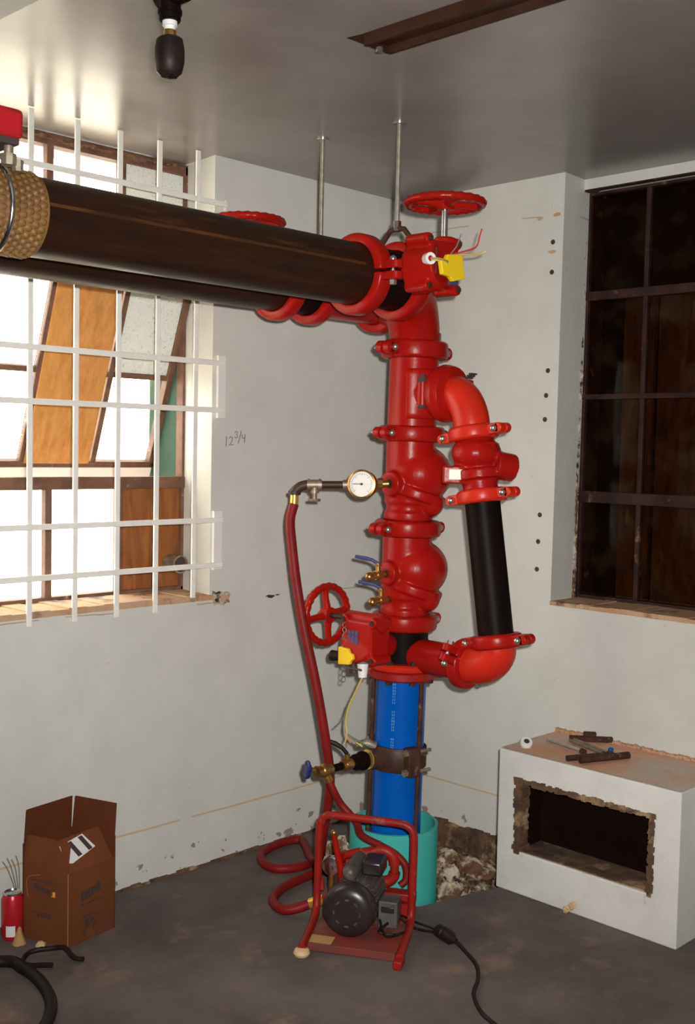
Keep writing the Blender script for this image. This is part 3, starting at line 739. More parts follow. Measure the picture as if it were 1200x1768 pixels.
q.build('lug_bolt', m_ink, T, smooth=False)
# top elbow, from the riser round into the front pipe
T = thing('top_elbow', 'large red elbow turning the riser into the overhead pipes', 'pipe elbow', A(1.90))
pts = elbow_pts(A(1.875), V((-0.83,YF+0.02,ZH)), V((A(2.0).x, A(2.0).y, ZH-0.005)), 20)
q = MB(); q.tube(pts, [RP+(RH-RP)*i/20 for i in range(21)], 40); q.build('bend', m_red, T)
q = MB(); q.lathe([(RP,0),(RP+0.004,0.002),(RP+0.004,0.028),(RP,0.032)], A(1.915), AX, 40); q.build('end_band', m_red, T)
q = MB(); q.tube(elbow_pts((-0.60,YB,ZH), (-0.66,-0.64,2.03), (-0.50,-0.47,2.07), 16), [RH]*17, 36); q.build('rear_outlet', m_red, T)

# ------------------------------------------------------------------ overhead pipes
T = thing('front_pipe', 'long black steel pipe overhead, nearest the viewer', 'pipe', (-2.0,YF,ZH))
q = MB(); q.lathe([(RH-0.006,0),(RH,0),(RH,3.62),(RH-0.006,3.62)], (-1.04,YF,ZH), -X, 56, loop=True); q.build('barrel', m_bigblk, T)
q = MB(); q.lathe([(RH-0.001,0.06),(RH+0.0008,0.06),(RH+0.0008,3.5),(RH-0.001,3.5)], (-1.04,YF,ZH), -X, 6, math.radians(-2.6), math.radians(2.6), ref=V((0,-0.985,0.17)), loop=True); q.build('weld_seam', mat('rust_seam', (0.085, 0.032, 0.009), 0.5, c2=(0.03, 0.012, 0.005), scale=6, stretch=(1.0, 6, 6), spec=0.3), T)
q = MB(); q.lathe([(RH-0.006,0),(RH,0),(RH,3.62),(RH-0.006,3.62)], (-1.075,YB,ZH), -X, 56, loop=True)
tag(q.build('rear_pipe', m_bigblk, origin=(-2.0,YB,ZH)), 'black steel pipe overhead running behind the nearest one', 'pipe')
q = MB(); q.cyl((-0.93,YB,ZH), (-0.585,YB,ZH), RH, n=44)
tag(q.build('red_spool', m_red, origin=(-0.76,YB,ZH)), 'red spool pipe of the rear overhead run', 'pipe')
coupling('pipe_coupling', 'red coupling closing the front black pipe before its valve', (-1.038,YF,ZH), X, RH, -Y, w=0.060, tip=False)
coupling('pipe_coupling', 'red coupling between the front valve and the top elbow', (-0.852,YF,ZH), X, RH, -Y, w=0.058, tip=False)
coupling('pipe_coupling', 'red coupling on the rear black pipe, leftmost of the pair', (-1.075,YB,ZH), X, RH, -Y, w=0.052, tip=False)
coupling('pipe_coupling', 'red coupling on the rear run next to the red spool pipe', (-0.925,YB,ZH), X, RH, -Y, w=0.052, tip=False)
coupling('pipe_coupling', 'red coupling joining the rear red spool to the top elbow', (-0.592,YB,ZH), X, RH, -Y, w=0.056, tip=False)
# hangers
T = thing('pipe_hanger', 'threaded rod hanger with clevis above the front valve', 'pipe hanger', (-0.862,YF,H), 'overhead pipe hangers')
q = MB(); q.cyl((-0.862,YF,ZH+0.165), (-0.862,YF,H), 0.0075, n=12); q.build('rod', m_rod, T)
q = MB(); q.lathe([(0.0,0),(0.022,0),(0.022,-0.004),(0,-0.004)], (-0.862,YF,H), Z, 18); q.build('ceiling_washer', m_zinc, T)
q = MB(); q.cyl((-0.862,YF,ZH+0.158), (-0.862,YF,ZH+0.19), 0.013, n=6); q.build('nut', m_chrome, T, smooth=False)
q = MB()
for s in (-1, 1):
    q.tube([(-0.862,YF,ZH+0.168), (-0.862,YF+s*0.03,ZH+0.162), (-0.862,YF+s*0.064,ZH+0.125), (-0.862,YF+s*0.088,ZH+0.085)], 0.009, 8)
q.build('clevis', m_dark, T)
T = thing('pipe_hanger', 'plain rod hanger from the ceiling above the rear pipe', 'pipe hanger', (-0.888,YB,H), 'overhead pipe hangers')
q = MB(); q.cyl((-0.888,YB,ZH+0.10), (-0.888,YB,H), 0.0075, n=12); q.build('rod', m_rod, T)
q = MB(); q.lathe([(0.0,0),(0.022,0),(0.022,-0.004),(0,-0.004)], (-0.888,YB,H), Z, 18); q.build('ceiling_washer', m_zinc, T)
q = MB(); q.tube(elbow_pts((-0.888,YB-RH-0.02,ZH+0.03), (-0.888,YB+RH+0.02,ZH+0.03), (-0.888,YB,ZH+0.24)), 0.008, 8); q.build('clevis', m_dark, T)

# ------------------------------------------------------------------ bypass line
BX = -0.638
def BP(y, z): return V((BX, y, z))
bd = (BP(-1.030,0.935)-BP(-0.913,1.603)).normalized()
R4 = 0.0575
zc = 1.735
q = MB(); q.tube([A(zc)-Y*0.15] + elbow_pts(A(zc)-Y*0.168, BP(-0.905,1.625), BP(-0.893,zc+0.005), 18), R4+0.003, 36)
tag(q.build('bypass_elbow', m_red2, origin=BP(-0.86,1.70)), 'orange-red elbow turning down from the branch saddle', 'pipe elbow', 'bypass elbows')
coupling('pipe_coupling', 'orange-red coupling directly under the upper bypass elbow', BP(-0.913,1.603), bd, R4, Y, w=0.046, rise=0.026, m=m_red2, tip=False, boltlen=0.07, group='bypass couplings')
T = thing('bypass_valve', 'small red check valve with brass nameplate on the bypass', 'check valve', BP(-0.935,1.5))
c = BP(-0.934,1.505)
q = MB(); q.cyl(c-bd*0.10, c+bd*0.10, R4, n=32)
q.cyl(c-bd*0.062, c-bd*0.005, 0.078, n=8)
q.sphere(c-bd*0.035, (0.085,0.080,0.06), 24, 16)
q.cyl(c+bd*0.02, c+bd*0.052, 0.078, n=32)
q.obox(c+bd*0.038+V((-0.045,0.03,0)), V((-0.75,-0.66,0)), V((0.66,-0.75,0)), Z, (0.06,0.135,0.058))
q.cyl(c+V((0.03,-0.055,0.0))-X*0.02, c+V((0.075,-0.085,-0.012)), 0.046, n=24)
q.build('body', m_red, T, remesh=0.004, sm=4)
pn = c+bd*0.036+V((-0.045,0.03,0))+V((-0.75,-0.66,0))*0.0315
q = MB(); q.obox(pn - V((0.66,-0.75,0))*0.014, V((-0.75,-0.66,0)), V((0.66,-0.75,0)), Z, (0.004,0.066,0.034)); q.build('nameplate', m_tag, T, smooth=False, bevel=0.001)
coupling('pipe_coupling', 'orange-red coupling between the bypass valve and the black bypass pipe', BP(-0.956,1.400), bd, R4, Y, w=0.046, rise=0.026, m=m_red2, tip=False, boltlen=0.07, group='bypass couplings')
q = MB(); q.cyl(BP(-0.953,1.410), BP(-1.031,0.928), R4, n=40)
tag(q.build('bypass_pipe', m_black, origin=BP(-0.99,1.17)), 'slanting black bypass pipe right of the riser', 'pipe')
coupling('pipe_coupling', 'red coupling at the bottom end of the black bypass pipe', BP(-1.031,0.935), bd, R4, Y, w=0.046, rise=0.026, m=m_red, tip=False, boltlen=0.07, group='bypass couplings')
zq = 0.842
q = MB(); q.tube(elbow_pts(BP(-1.033,0.918), BP(-0.915,zq), BP(-1.047,zq-0.004), 18), R4+0.004, 36)
tag(q.build('bypass_elbow', m_red2, origin=BP(-1.0,0.87)), 'red elbow turning the bypass back towards the riser foot', 'pipe elbow', 'bypass elbows')
coupling('pipe_coupling', 'red coupling lying sideways beside the lower bypass elbow', BP(-0.905,zq), Y, R4, V((-0.85,0,0.4)), w=0.046, rise=0.026, m=m_red, tip=False, boltlen=0.07, group='bypass couplings')
q = MB(); q.cyl(BP(-0.91,zq), (A(zq).x, A(zq).y-0.02, zq), R4, n=36)
tag(q.build('bypass_branch', m_red, origin=BP(-0.8,zq)), 'short red pipe joining the bypass to the riser foot', 'pipe')

# ------------------------------------------------------------------ test cocks
def cock(label, z, r0):
    o = A(z)+LL*r0; T = thing('test_cock', label, 'valve', o, 'brass test cocks')
    d = (LL*0.92 + Y*0.38).normalized()
    q = MB(); q.cyl(o-LL*0.03, o+LL*0.012, 0.011, n=12); q.build('nipple', m_dark, T)
    q = MB(); q.cyl(o+LL*0.006, o+LL*0.062, 0.0125, n=14); q.cyl(o+LL*0.022, o+LL*0.046, 0.0165, n=8); q.build('body', m_brass, T)
    q = MB(); q.sphere(o+LL*0.072-Z*0.004+Y*0.004, (0.016,0.016,0.016), 14, 10); q.build('end_cap', m_brass, T)
    q = MB(); q.cyl(o+LL*0.034+Z*0.012, o+LL*0.034+Z*0.040, 0.0085, n=12); q.cyl(o+LL*0.034+Z*0.030, o+LL*0.034+Z*0.036, 0.013, n=6); q.build('stem', m_brass, T)
    q = MB(); p = o+LL*0.034+Z*0.038
    q.tube([p, p+V((-0.012,0.018,0.012)), p+V((-0.022,0.034,0.016)), p+V((-0.044,0.066,0.022))], [0.006,0.006,0.0068,0.0058], 8); q.build('lever', m_navy, T)
cock('brass test cock on the lower check valve boss', 1.122, 0.108)
cock('brass test cock low on the lower check valve neck', 1.035, 0.088)

# ------------------------------------------------------------------ pressure gauge, nipple line and hose
g0 = V((-0.757,-0.640,1.430)); g1 = V((-0.809,-0.591,1.425)); gl = V((-0.71,0.704,0))
T = thing('pressure_gauge', 'round white pressure gauge beside the upper check valve', 'gauge', g1)
gn = (CAM - g1).normalized(); gn = (gn*0.9 + gl*0.30 + Z*0.05).normalized(); gb_ = g1.copy(); g1 = g1 + gn*0.030
q = MB(); q.lathe([(0.0,-0.03),(0.040,-0.03),(0.047,-0.024),(0.047,0.0),(0.049,0.004),(0.049,0.010),(0.043,0.012),(0.043,0.004),(0.0,0.004)], g1, gn, 36); q.build('case', m_brass, T)
q = MB(); q.cyl(g1+gn*0.003, g1+gn*0.0065, 0.0425, n=36); q.build('dial', m_dial, T)
gu = perp(gn); gr = gu.cross(gn)
q = MB()
for i in range(25):
    t = math.radians(-135+270*i/24); dv = gu*math.cos(t) + gr*math.sin(t); ln = 0.007 if i % 4 == 0 else 0.004
    q.obox(g1+gn*0.0068+dv*(0.037-ln/2), dv, dv.cross(gn), gn, (ln,0.0011,0.0006))
q.build('dial_marks', m_ink, T, smooth=False)
q = MB(); q.obox(g1+gn*0.0078-gr*0.012, gr, gu, gn, (0.034,0.0022,0.0008)); q.cyl(g1+gn*0.007, g1+gn*0.010, 0.004, n=12); q.build('needle', m_ink, T, smooth=False)
q = MB(); q.cyl(g0+X*0.012, gb_-gn*0.010, 0.012, n=14); q.cyl(g0-gl*0.0+gl*0.012, g0+gl*0.03, 0.018, n=8); q.build('stem', m_brass, T)
T = thing('nipple_line', 'rusty pipe nipple line from the gauge to the hose', 'pipe', V((-0.926,-0.472,1.422)))
def gp(s): return gb_ + gl*s + Z*(-0.004*s/0.2)
q = MB(); q.cyl(gp(0.035), gp(0.075), 0.0165, n=14); q.cyl(gp(0.048), gp(0.056), 0.020, n=14); q.build('union', m_galv, T)
q = MB(); q.cyl(gp(0.07), gp(0.155), 0.013, n=14); q.build('nipple', m_dark, T)
q = MB(); q.cyl(gp(0.145), gp(0.195), 0.0175, n=14); q.cyl(gp(0.15), gp(0.156), 0.021, n=14); q.cyl(gp(0.186), gp(0.192), 0.021, n=14); q.cyl(gp(0.17), gp(0.17)-Z*0.028, 0.015, n=14); q.build('tee', m_galv, T)
q = MB(); q.cyl(gp(0.17)-Z*0.025, gp(0.17)-Z*0.048, 0.009, n=12); q.build('drain_stem', m_galv, T)
q = MB(); q.lathe([(0,0),(0.02,0),(0.022,0.004),(0.02,0.009),(0,0.009)], gp(0.17)-Z*0.056, Z, 16); q.build('drain_knob', m_galv, T)
eb = gp(0.225)
q = MB(); q.tube(elbow_pts(gp(0.19), eb+gl*0.012-Z*0.034, gp(0.237), 10), 0.0165, 16); q.lathe([(0.0165,0),(0.021,0),(0.021,0.012),(0.0165,0.012)], eb+gl*0.012-Z*0.034, Z, 16, loop=True); q.build('elbow', m_dark, T)
q = MB(); q.cyl(eb+gl*0.012-Z*0.034, eb+gl*0.013-Z*0.072, 0.0145, n=16); q.build('ferrule', m_gold, T)
# main hose: down, behind the pump frame, two loops on the floor, into the pump
hp = [eb+gl*0.013-Z*0.066, (-0.994,-0.423,1.30), (-1.000,-0.440,1.221), (-1.000,-0.467,1.087), (-0.993,-0.500,0.944), (-0.971,-0.538,0.761), (-0.945,-0.562,0.576), (-0.918,-0.560,0.442),
      (-0.900,-0.535,0.332), (-0.875,-0.49,0.22), (-0.83,-0.43,0.11), (-0.74,-0.30,0.035), (-0.62,-0.13,0.022), (-0.60,-0.075,0.020), (-0.68,-0.055,0.020), (-0.80,-0.09,0.020), (-0.862,-0.168,0.020), (-0.862,-0.245,0.020),
      (-0.79,-0.285,0.020), (-0.70,-0.285,0.020), (-0.66,-0.33,0.020), (-0.74,-0.365,0.020), (-0.86,-0.37,0.020), (-0.97,-0.39,0.020), (-1.062,-0.445,0.020), (-1.094,-0.52,0.022), (-1.075,-0.56,0.028), (-1.02,-0.595,0.045)]
q = MB(); q.tube(cr(hp, 8), 0.0165, 14)
tag(q.build('red_hose', m_hose, origin=(-0.93,-0.5,0.02)), 'thick red rubber hose hanging from the nipple line and looping on the floor', 'hose')

# ------------------------------------------------------------------ tapping saddle on the blue pipe with its valves
zc = 0.483; cc = A(zc); od = (-RR*0.80 + TC*0.60).normalized(); od2 = od.cross(Z)
T = thing('tapping_saddle', 'rusty tapping saddle clamped round the blue pipe', 'pipe clamp', cc)
q = MB(); q.lathe([(0.0875,-0.042),(0.098,-0.042),(0.104,-0.03),(0.104,0.03),(0.098,0.042),(0.0875,0.042)], cc, AX, 30, -PI*0.46, PI*0.46, ref=od, loop=True)
q.build('body', m_dark, T)
q = MB(); q.cyl(cc+od*0.085, cc+od*0.128, 0.041, 0.034, n=24); q.build('outlet_boss', m_rust, T)
q = MB(); q.lathe([(0.020,0.128),(0.034,0.126),(0.034,0.134),(0.020,0.136)], cc, od, 24, loop=True); q.build('gold_gasket', m_gold, T)
for s in (1, -1):
    base = cc + od2*s*0.104
    q = MB(); q.obox(base+od*0.022, od, od2, Z, (0.05,0.04,0.10)); q.build('ear', m_rust, T, bevel=0.006)
    for dz in (-0.034, 0.034):
        q = MB(); p = base + Z*dz + od2*s*0.004
        q.cyl(p-od*0.055, p+od*0.062, 0.0065, n=10); q.cyl(p+od*0.044, p+od*0.058, 0.013, n=6); q.build('clamp_bolt', m_galv, T)
q = MB(); q.lathe([(0.0875,-0.034),(0.097,-0.034),(0.097,0.034),(0.0875,0.034)], cc, AX, 30, PI*0.54, PI*1.46, ref=od, loop=True); q.build('back_strap', m_rust, T)
q = MB(); q.tube([cc+od*0.09+Z*0.04-RR*0.01, cc+od*0.10+Z*0.052-RR*0.03, cc+od*0.11+Z*0.046-RR*0.058], [0.016,0.017,0.011], 10); q.build('wing', m_galv, T)
T = thing('tapping_valve', 'brass ball valve and black nipples leading from the tapping saddle', 'valve', V((-0.86,-0.575,zc)))
pA = cc + od*0.132; pZ = V((-0.985,-0.602,zc)); vd = (pZ-pA).normalized(); VL = (pZ-pA).length
def vp(s): return pA + vd*s
q = MB(); q.cyl(vp(0.0), vp(0.02), 0.02, n=16); q.cyl(vp(0.015), vp(0.062), 0.030, 0.028, n=20); q.cyl(vp(0.022), vp(0.03), 0.033, n=20); q.cyl(vp(0.062), vp(0.078), 0.022, 0.018, n=16); q.build('reducer', m_black, T)
q = MB(); q.cyl(vp(0.075), vp(0.125), 0.0165, n=16); q.cyl(vp(0.088), vp(0.112), 0.021, n=8); q.cyl(vp(0.10), vp(0.10)+Z*0.036, 0.010, n=12); q.build('ball_valve', m_brass, T)
q = MB(); p = vp(0.10)+Z*0.036; lv = -RR*0.8+Z*0.55
q.tube([p, p+lv*0.022+Z*0.008, p+lv*0.05+Z*0.006, p+lv*0.075], [0.007,0.0075,0.009,0.0075], 8); q.build('lever', m_rub, T)
q = MB(); q.cyl(vp(0.12), vp(VL-0.015), 0.0125, n=14); q.build('nipple', m_black, T)
q = MB(); q.cyl(vp(VL-0.03), vp(VL+0.035), 0.018, n=16); q.sphere(vp(VL), 0.024, 16, 12); q.cyl(vp(VL), vp(VL)+V((0.012,-0.012,-0.036)), 0.0155, n=14); q.build('hose_tee', m_brass, T)
kd = (-RR*0.85+TC*0.35+Z*0.12).normalized(); kp = vp(VL+0.0)
q = MB(); q.cyl(kp, kp+kd*0.052, 0.0085, n=12); q.cyl(kp+kd*0.02, kp+kd*0.035, 0.014, n=6); q.build('knob_stem', m_brass, T)
q = MB(); q.torus(kp+kd*0.060, kd, 0.0215, 0.0075, 24, 8, 4, 0.25); q.cyl(kp+kd*0.053, kp+kd*0.067, 0.018, n=14); q.build('blue_knob', m_bluekn, T)
PO = V((-0.955,-0.759,0)); e1 = V((0.506,-0.862,0)); e2 = V((0.862,0.506,0))
def P(a, b_, z): return PO + e1*a + e2*b_ + Z*z
h2 = [vp(VL)+V((0.010,-0.010,-0.028)), vp(VL)+V((0.022,-0.024,-0.07)), (-0.937,-0.638,0.365), P(-0.045,0.075,0.315), P(-0.03,0.10,0.262), P(0.03,0.125,0.225), P(0.075,0.135,0.20), P(0.112,0.135,0.165), P(0.118,0.13,0.12), P(0.10,0.12,0.10)]
q = MB(); q.tube(cr(h2, 8), 0.0125, 12)
tag(q.build('red_hose', m_hose, origin=(-0.92,-0.65,0.3)), 'thinner red hose from the brass tee down into the pump', 'hose')

# ------------------------------------------------------------------ test pump in its tubular cart
T = thing('test_pump', 'electric test pump in a red tubular carrying frame', 'pump', PO)
fr = [P(-0.127,-0.262,0.024), P(-0.138,-0.14,0.026), P(-0.148,-0.035,0.034), P(-0.153,-0.004,0.07), P(-0.152,0,0.15), P(-0.150,0,0.28), P(-0.146,0,0.325), P(-0.132,0,0.347), P(-0.10,0,0.355),
      P(0.0,0,0.353), P(0.11,0,0.350), P(0.143,0,0.343), P(0.161,0,0.323), P(0.165,0,0.28), P(0.163,0,0.15), P(0.162,-0.002,0.07), P(0.164,-0.035,0.034), P(0.169,-0.14,0.026), P(0.173,-0.245,0.024)]
q = MB(); q.tube(cr(fr, 6), 0.0128, 14); q.build('tube_frame', m_redw, T)
q = MB(); q.lathe([(0,0),(0.022,0),(0.026,0.008),(0.022,0.018),(0.014,0.022),(0,0.022)], P(-0.127,-0.262,0.001), Z, 18); q.build('foot', m_buff, T)
q = MB(); q.obox(P(0.173,-0.25,0.014), e1, e2, Z, (0.028,0.06,0.026)); q.build('foot', m_redw, T, bevel=0.004)
q = MB(); q.obox(P(0.012,-0.045,0.020), e1, e2, Z, (0.285,0.36,0.008)); q.obox(P(0.012,-0.222,0.014), e1, e2, Z, (0.285,0.008,0.024)); bpl = q.build('base_plate', m_plateR, T, bevel=0.002)
q = MB(); q.obox(P(-0.085,-0.19,0.0247), e1, e2, Z, (0.075,0.055,0.0014)); q.build('yellow_sticker', m_tan, bpl, smooth=False)
MA, MZ = -0.012, 0.105
mo = MB(); mo.cyl(P(MA,-0.11,MZ), P(MA,0.085,MZ), 0.070, n=36)
mt = mo.build('motor_barrel', m_motor, T)
q = MB(); q.lathe([(0.0,-0.018),(0.05,-0.020),(0.072,-0.014),(0.082,-0.002),(0.084,0.012),(0.084,0.034),(0.078,0.042),(0.0,0.042)], P(MA,-0.145,MZ), e2, 44); cap = q.build('motor_end_cap', m_mblk, T)
for R_, n_, arc in ((0.060,10,0.30),(0.042,8,0.32)):
    for i in range(n_):
        t = 2*PI*i/n_
        q = MB(); q.tube([P(MA,-0.1645+0.0055*(R_-0.042)/0.018,MZ) + (e1*math.cos(t+d)+Z*math.sin(t+d))*R_ for d in (-arc/2,0,arc/2)], 0.0032, 6); q.build('vent_rib', m_motor, cap)
for i in range(12):
    t = PI*(i+0.5)/12*1.0
    q = MB(); dv = e1*math.cos(t)+Z*math.sin(t); q.obox(P(MA,0.0,MZ)+dv*0.0725, dv, dv.cross(e2), e2, (0.006,0.004,0.13)); q.build('cooling_fin', m_motor, mt, smooth=False)
q = MB(); q.cyl(P(-0.028,-0.062,0.196), P(-0.028,0.066,0.196), 0.026, n=20); q.sphere(P(-0.028,-0.062,0.196), (0.026,0.026,0.026), 16, 10); q.build('capacitor_housing', m_motor, mt)
q = MB(); q.obox(P(0.03,0.03,0.195), e1, e2, Z, (0.07,0.09,0.05)); q.build('terminal_housing', m_mblk, mt, bevel=0.01)
for a in (-0.05, 0.03):
    q = MB(); q.obox(P(a+0.0,0.0,0.034), e1, e2, Z, (0.03,0.12,0.03)); q.build('motor_foot', m_motor, mt, bevel=0.003)
q = MB(); q.obox(P(0.098,-0.035,0.075), e1, e2, Z, (0.062,0.07,0.085)); jb = q.build('switch_box', m_grey, T, bevel=0.004)
q = MB(); q.obox(P(0.098,-0.071,0.092), e1, e2, Z, (0.042,0.004,0.020)); q.build('switch_plate', m_mblk, jb, bevel=0.002)
q = MB(); q.obox(P(0.118,0.03,0.10), e1, e2, Z, (0.10,0.05,0.035)); q.obox(P(0.135,0.03,0.06), e1, e2, Z, (0.06,0.05,0.08)); q.build('rear_bracket', m_redw, T, bevel=0.004)
q = MB(); q.obox(P(-0.075,0.105,0.115), e1, e2, Z, (0.09,0.06,0.11)); q.cyl(P(-0.09,0.06,0.10), P(-0.09,0.14,0.10), 0.045, n=20); q.cyl(P(MA,0.08,MZ), P(MA,0.14,MZ), 0.05, n=24); ph = q.build('pump_head', m_dark, T, bevel=0.004)
q = MB(); q.cyl(P(-0.115,0.10,0.178), P(0.03,0.125,0.212), 0.016, n=16); q.cyl(P(-0.02,0.115,0.196), P(0.0,0.118,0.2), 0.0205, n=16); mf = q.build('manifold', m_redw, T)
q = MB(); q.tube(elbow_pts(P(0.02,0.124,0.21), P(0.078,0.128,0.165), P(0.078,0.128,0.222), 10), 0.0195, 16); q.lathe([(0.0195,0),(0.024,0),(0.024,0.014),(0.0195,0.014)], P(0.02,0.124,0.21), (P(0.03,0.125,0.212)-P(0.02,0.124,0.21)), 16, loop=True); q.build('elbow', m_redw, mf)
q = MB(); q.cyl(P(0.078,0.128,0.17), P(0.078,0.128,0.135), 0.0145, n=14); q.tube(elbow_pts(P(0.078,0.128,0.14), P(0.035,0.122,0.105), P(0.078,0.128,0.10), 10), 0.0195, 16); q.build('elbow', m_redw, mf)
q = MB(); q.cyl(P(0.04,0.123,0.106), P(0.015,0.118,0.104), 0.0185, n=14); q.build('brass_union', m_brass, mf)
for a, b_, z in ((0.024,0.124,0.232),(-0.088,0.10,0.198)):
    q = MB(); q.cyl(P(a,b_,z-0.02), P(a,b_,z+0.008), 0.008, n=10); q.build('bleed_screw', m_galv, mf)
q = MB(); q.cyl(P(-0.075,0.075,0.175), P(0.02,0.085,0.185), 0.011, n=14); q.build('lower_pipe', m_redw, mf)
q = MB(); q.tube([P(-0.105,0.02,0.285), P(-0.094,0.02,0.23), P(-0.078,0.02,0.17), P(-0.072,0.02,0.125)], [0.0085,0.011,0.0135,0.0135], 12); lvr = q.build('relief_lever', m_red, T)
q = MB(); q.sphere(P(-0.106,0.02,0.29), 0.011, 12, 8); q.build('lever_tip', m_brass, lvr)
q = MB(); q.cyl(P(-0.075,0.025,0.215), P(-0.03,0.08,0.215), 0.013, n=12); q.build('relief_valve', m_redw, T)
gq = P(-0.118,0.05,0.168); 
q = MB(); q.lathe([(0,-0.016),(0.030,-0.016),(0.032,0.0),(0.032,0.008),(0.027,0.010),(0,0.010)], gq, -e2, 24); gq_ = q.build('small_gauge', m_chrome, T)
q = MB(); q.cyl(gq-Z*0.03, gq-Z*0.09, 0.010, n=10); q.build('gauge_stem', m_brass, gq_)
q = MB(); q.cyl(P(-0.128,-0.03,0.118), P(-0.128,-0.03,0.155), 0.009, 0.004, n=10); q.build('nozzle', m_redw, T)
# hose connection: brass ferrule, red swivel
q = MB(); q.cyl(V((-1.028,-0.590,0.042)), V((-1.004,-0.632,0.062)), 0.0185, n=16); q.build('hose_ferrule', m_gold, T)
q = MB(); q.tube(cr([(-1.008,-0.626,0.060), (-0.992,-0.655,0.078), (-0.975,-0.680,0.105), (-0.972,-0.69,0.135)], 5), 0.0155, 12); q.build('inlet_elbow', m_redw, T)
q = MB(); q.cyl(V((-0.972,-0.69,0.13)), V((-0.972,-0.69,0.158)), 0.014, n=8); q.cyl(V((-0.972,-0.69,0.158)), V((-0.972,-0.69,0.18)), 0.008, n=10); q.build('inlet_union', m_brass, T)
for k_, (p0, p1, p2) in enumerate(((P(0.10,-0.07,0.05), P(0.08,-0.11,0.035), P(0.135,-0.10,0.028)), (P(0.07,-0.06,0.06), P(0.105,-0.12,0.03), P(0.16,-0.07,0.03)))):
    q = MB(); q.tube(cr([p0, p1, p2], 8), 0.0045, 8); q.build('lead', m_rub, T)
# rubble / valve debris seen behind the frame
T = thing('power_cord', 'black power cord with inline connector trailing from the pump', 'cord', V((-0.87,-1.1,0.01)))
q = MB(); q.tube(cr([P(0.125,-0.03,0.06), P(0.16,-0.02,0.03), (-0.856,-0.905,0.008), (-0.850,-0.935,0.009), (-0.842,-0.965,0.012)], 6), 0.0045, 8); q.build('pump_lead', m_rub, T)
q = MB(); q.tube(cr([P(0.13,-0.02,0.06), (-0.84,-0.90,0.02), (-0.815,-0.93,0.008), (-0.825,-0.975,0.012)], 6), 0.0035, 8); q.build('pump_lead', m_rub, T)
cdv = (V((-0.852,-1.045,0.02))-V((-0.838,-0.985,0.02))).normalized()
c0 = V((-0.836,-0.975,0.022))
q = MB(); q.lathe([(0.0,0),(0.012,0),(0.020,0.008),(0.021,0.036),(0.016,0.040),(0.021,0.044),(0.021,0.072),(0.012,0.086),(0.008,0.10),(0,0.10)], c0, cdv, 20); q.build('connector', m_rub, T)
q = MB(); q.tube(cr([c0+cdv*0.095, (-0.869,-1.109,0.012), (-0.917,-1.197,0.008), (-0.987,-1.258,0.008), (-1.065,-1.304,0.008), (-1.13,-1.379,0.008), (-1.159,-1.45,0.008), (-1.22,-1.62,0.008), (-1.4,-1.9,0.008)], 8), 0.0062, 10); q.build('cable', m_rub, T)

# ------------------------------------------------------------------ white masonry box with its opening
KX0, KY0, KY1, KZ = -0.365, -1.553, -0.853, 0.50
OY0, OY1, OZ0, OZ1 = -1.457, -0.936, 0.150, 0.404
KB = -0.215
T = thing('masonry_box', 'white painted masonry box with a dark rectangular opening', 'masonry box', (-0.18,-1.2,0))
q = MB(); W_ = 0.001
q.add([(KX0,KY0,0),(KX0,KY1,0),(KX0,KY1,KZ),(KX0,KY0,KZ),(KX0,OY0,OZ0),(KX0,OY1,OZ0),(KX0,OY1,OZ1),(KX0,OY0,OZ1),
       (-W_,KY0,0),(-W_,KY1,0),(-W_,KY1,KZ),(-W_,KY0,KZ),(KB,OY0,OZ0),(KB,OY1,OZ0),(KB,OY1,OZ1),(KB,OY0,OZ1)],
      [(0,1,5,4),(1,2,6,5),(2,3,7,6),(3,0,4,7),(0,8,9,1),(1,9,10,2),(3,11,8,0),(2,10,11,3),(8,11,10,9),(4,5,13,12),(5,6,14,13),(6,7,15,14),(7,4,12,15),(12,13,14,15)])
kb = q.build('shell', m_block, T, smooth=False, bevel=0.004)
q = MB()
def shade_sheet(lo, hi): q.box(lo, hi)
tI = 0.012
shade_sheet((KX0+0.05,OY0,OZ0), (KB-0.001,OY0+0.004,OZ1)); shade_sheet((KX0+0.05,OY1-0.004,OZ0), (KB-0.001,OY1,OZ1)); shade_sheet((KX0+0.05,OY0,OZ1-0.004), (KB-0.001,OY1,OZ1)); shade_sheet((KB-0.006,OY0,OZ0), (KB-0.001,OY1,OZ1))
q.build('opening_shade', m_nblk, T, smooth=False)  # black sheets put the shade inside the opening into the colour
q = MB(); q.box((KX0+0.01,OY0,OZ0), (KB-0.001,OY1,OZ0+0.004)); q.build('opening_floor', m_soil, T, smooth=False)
q = MB()                                             # ragged reveal round the opening
for i in range(40):
    t = i/39; y = OY0 + (OY1-OY0)*t
    q.obox((KX0+0.022, y, OZ1-0.002), X, Y, Z, (0.05,0.016,0.012+random.random()*0.014))
for i in range(20):
    z = OZ0 + (OZ1-OZ0)*i/19
    q.obox((KX0+0.022, OY1-0.002, z), X, Y, Z, (0.05,0.018+random.random()*0.024,0.016)); q.obox((KX0+0.022, OY0+0.002, z), X, Y, Z, (0.05,0.014+random.random()*0.014,0.016))
q.build('ragged_reveal', m_soil, T, smooth=False, jitter=0.002)
q = MB(); n = 14; m_ = 8; vs = []
for i in range(n+1):
    for j in range(m_+1):
        vs.append((KX0+0.004+(0.361-0.002)*j/m_, KY0+0.004+(KY1-KY0-0.008)*i/n, KZ+0.0015+random.uniform(0,0.0025)))
q.add(vs, [(i*(m_+1)+j, i*(m_+1)+j+1, (i+1)*(m_+1)+j+1, (i+1)*(m_+1)+j) for i in range(n) for j in range(m_)]); q.build('dusty_top', m_dust, T, smooth=True)
q = MB()
for i in range(70): q.obox((-0.002-random.random()*0.006, KY1-i*0.010, KZ+0.004), X, Y, Z, (0.012+random.random()*0.02,0.012,0.008+random.random()*0.014))
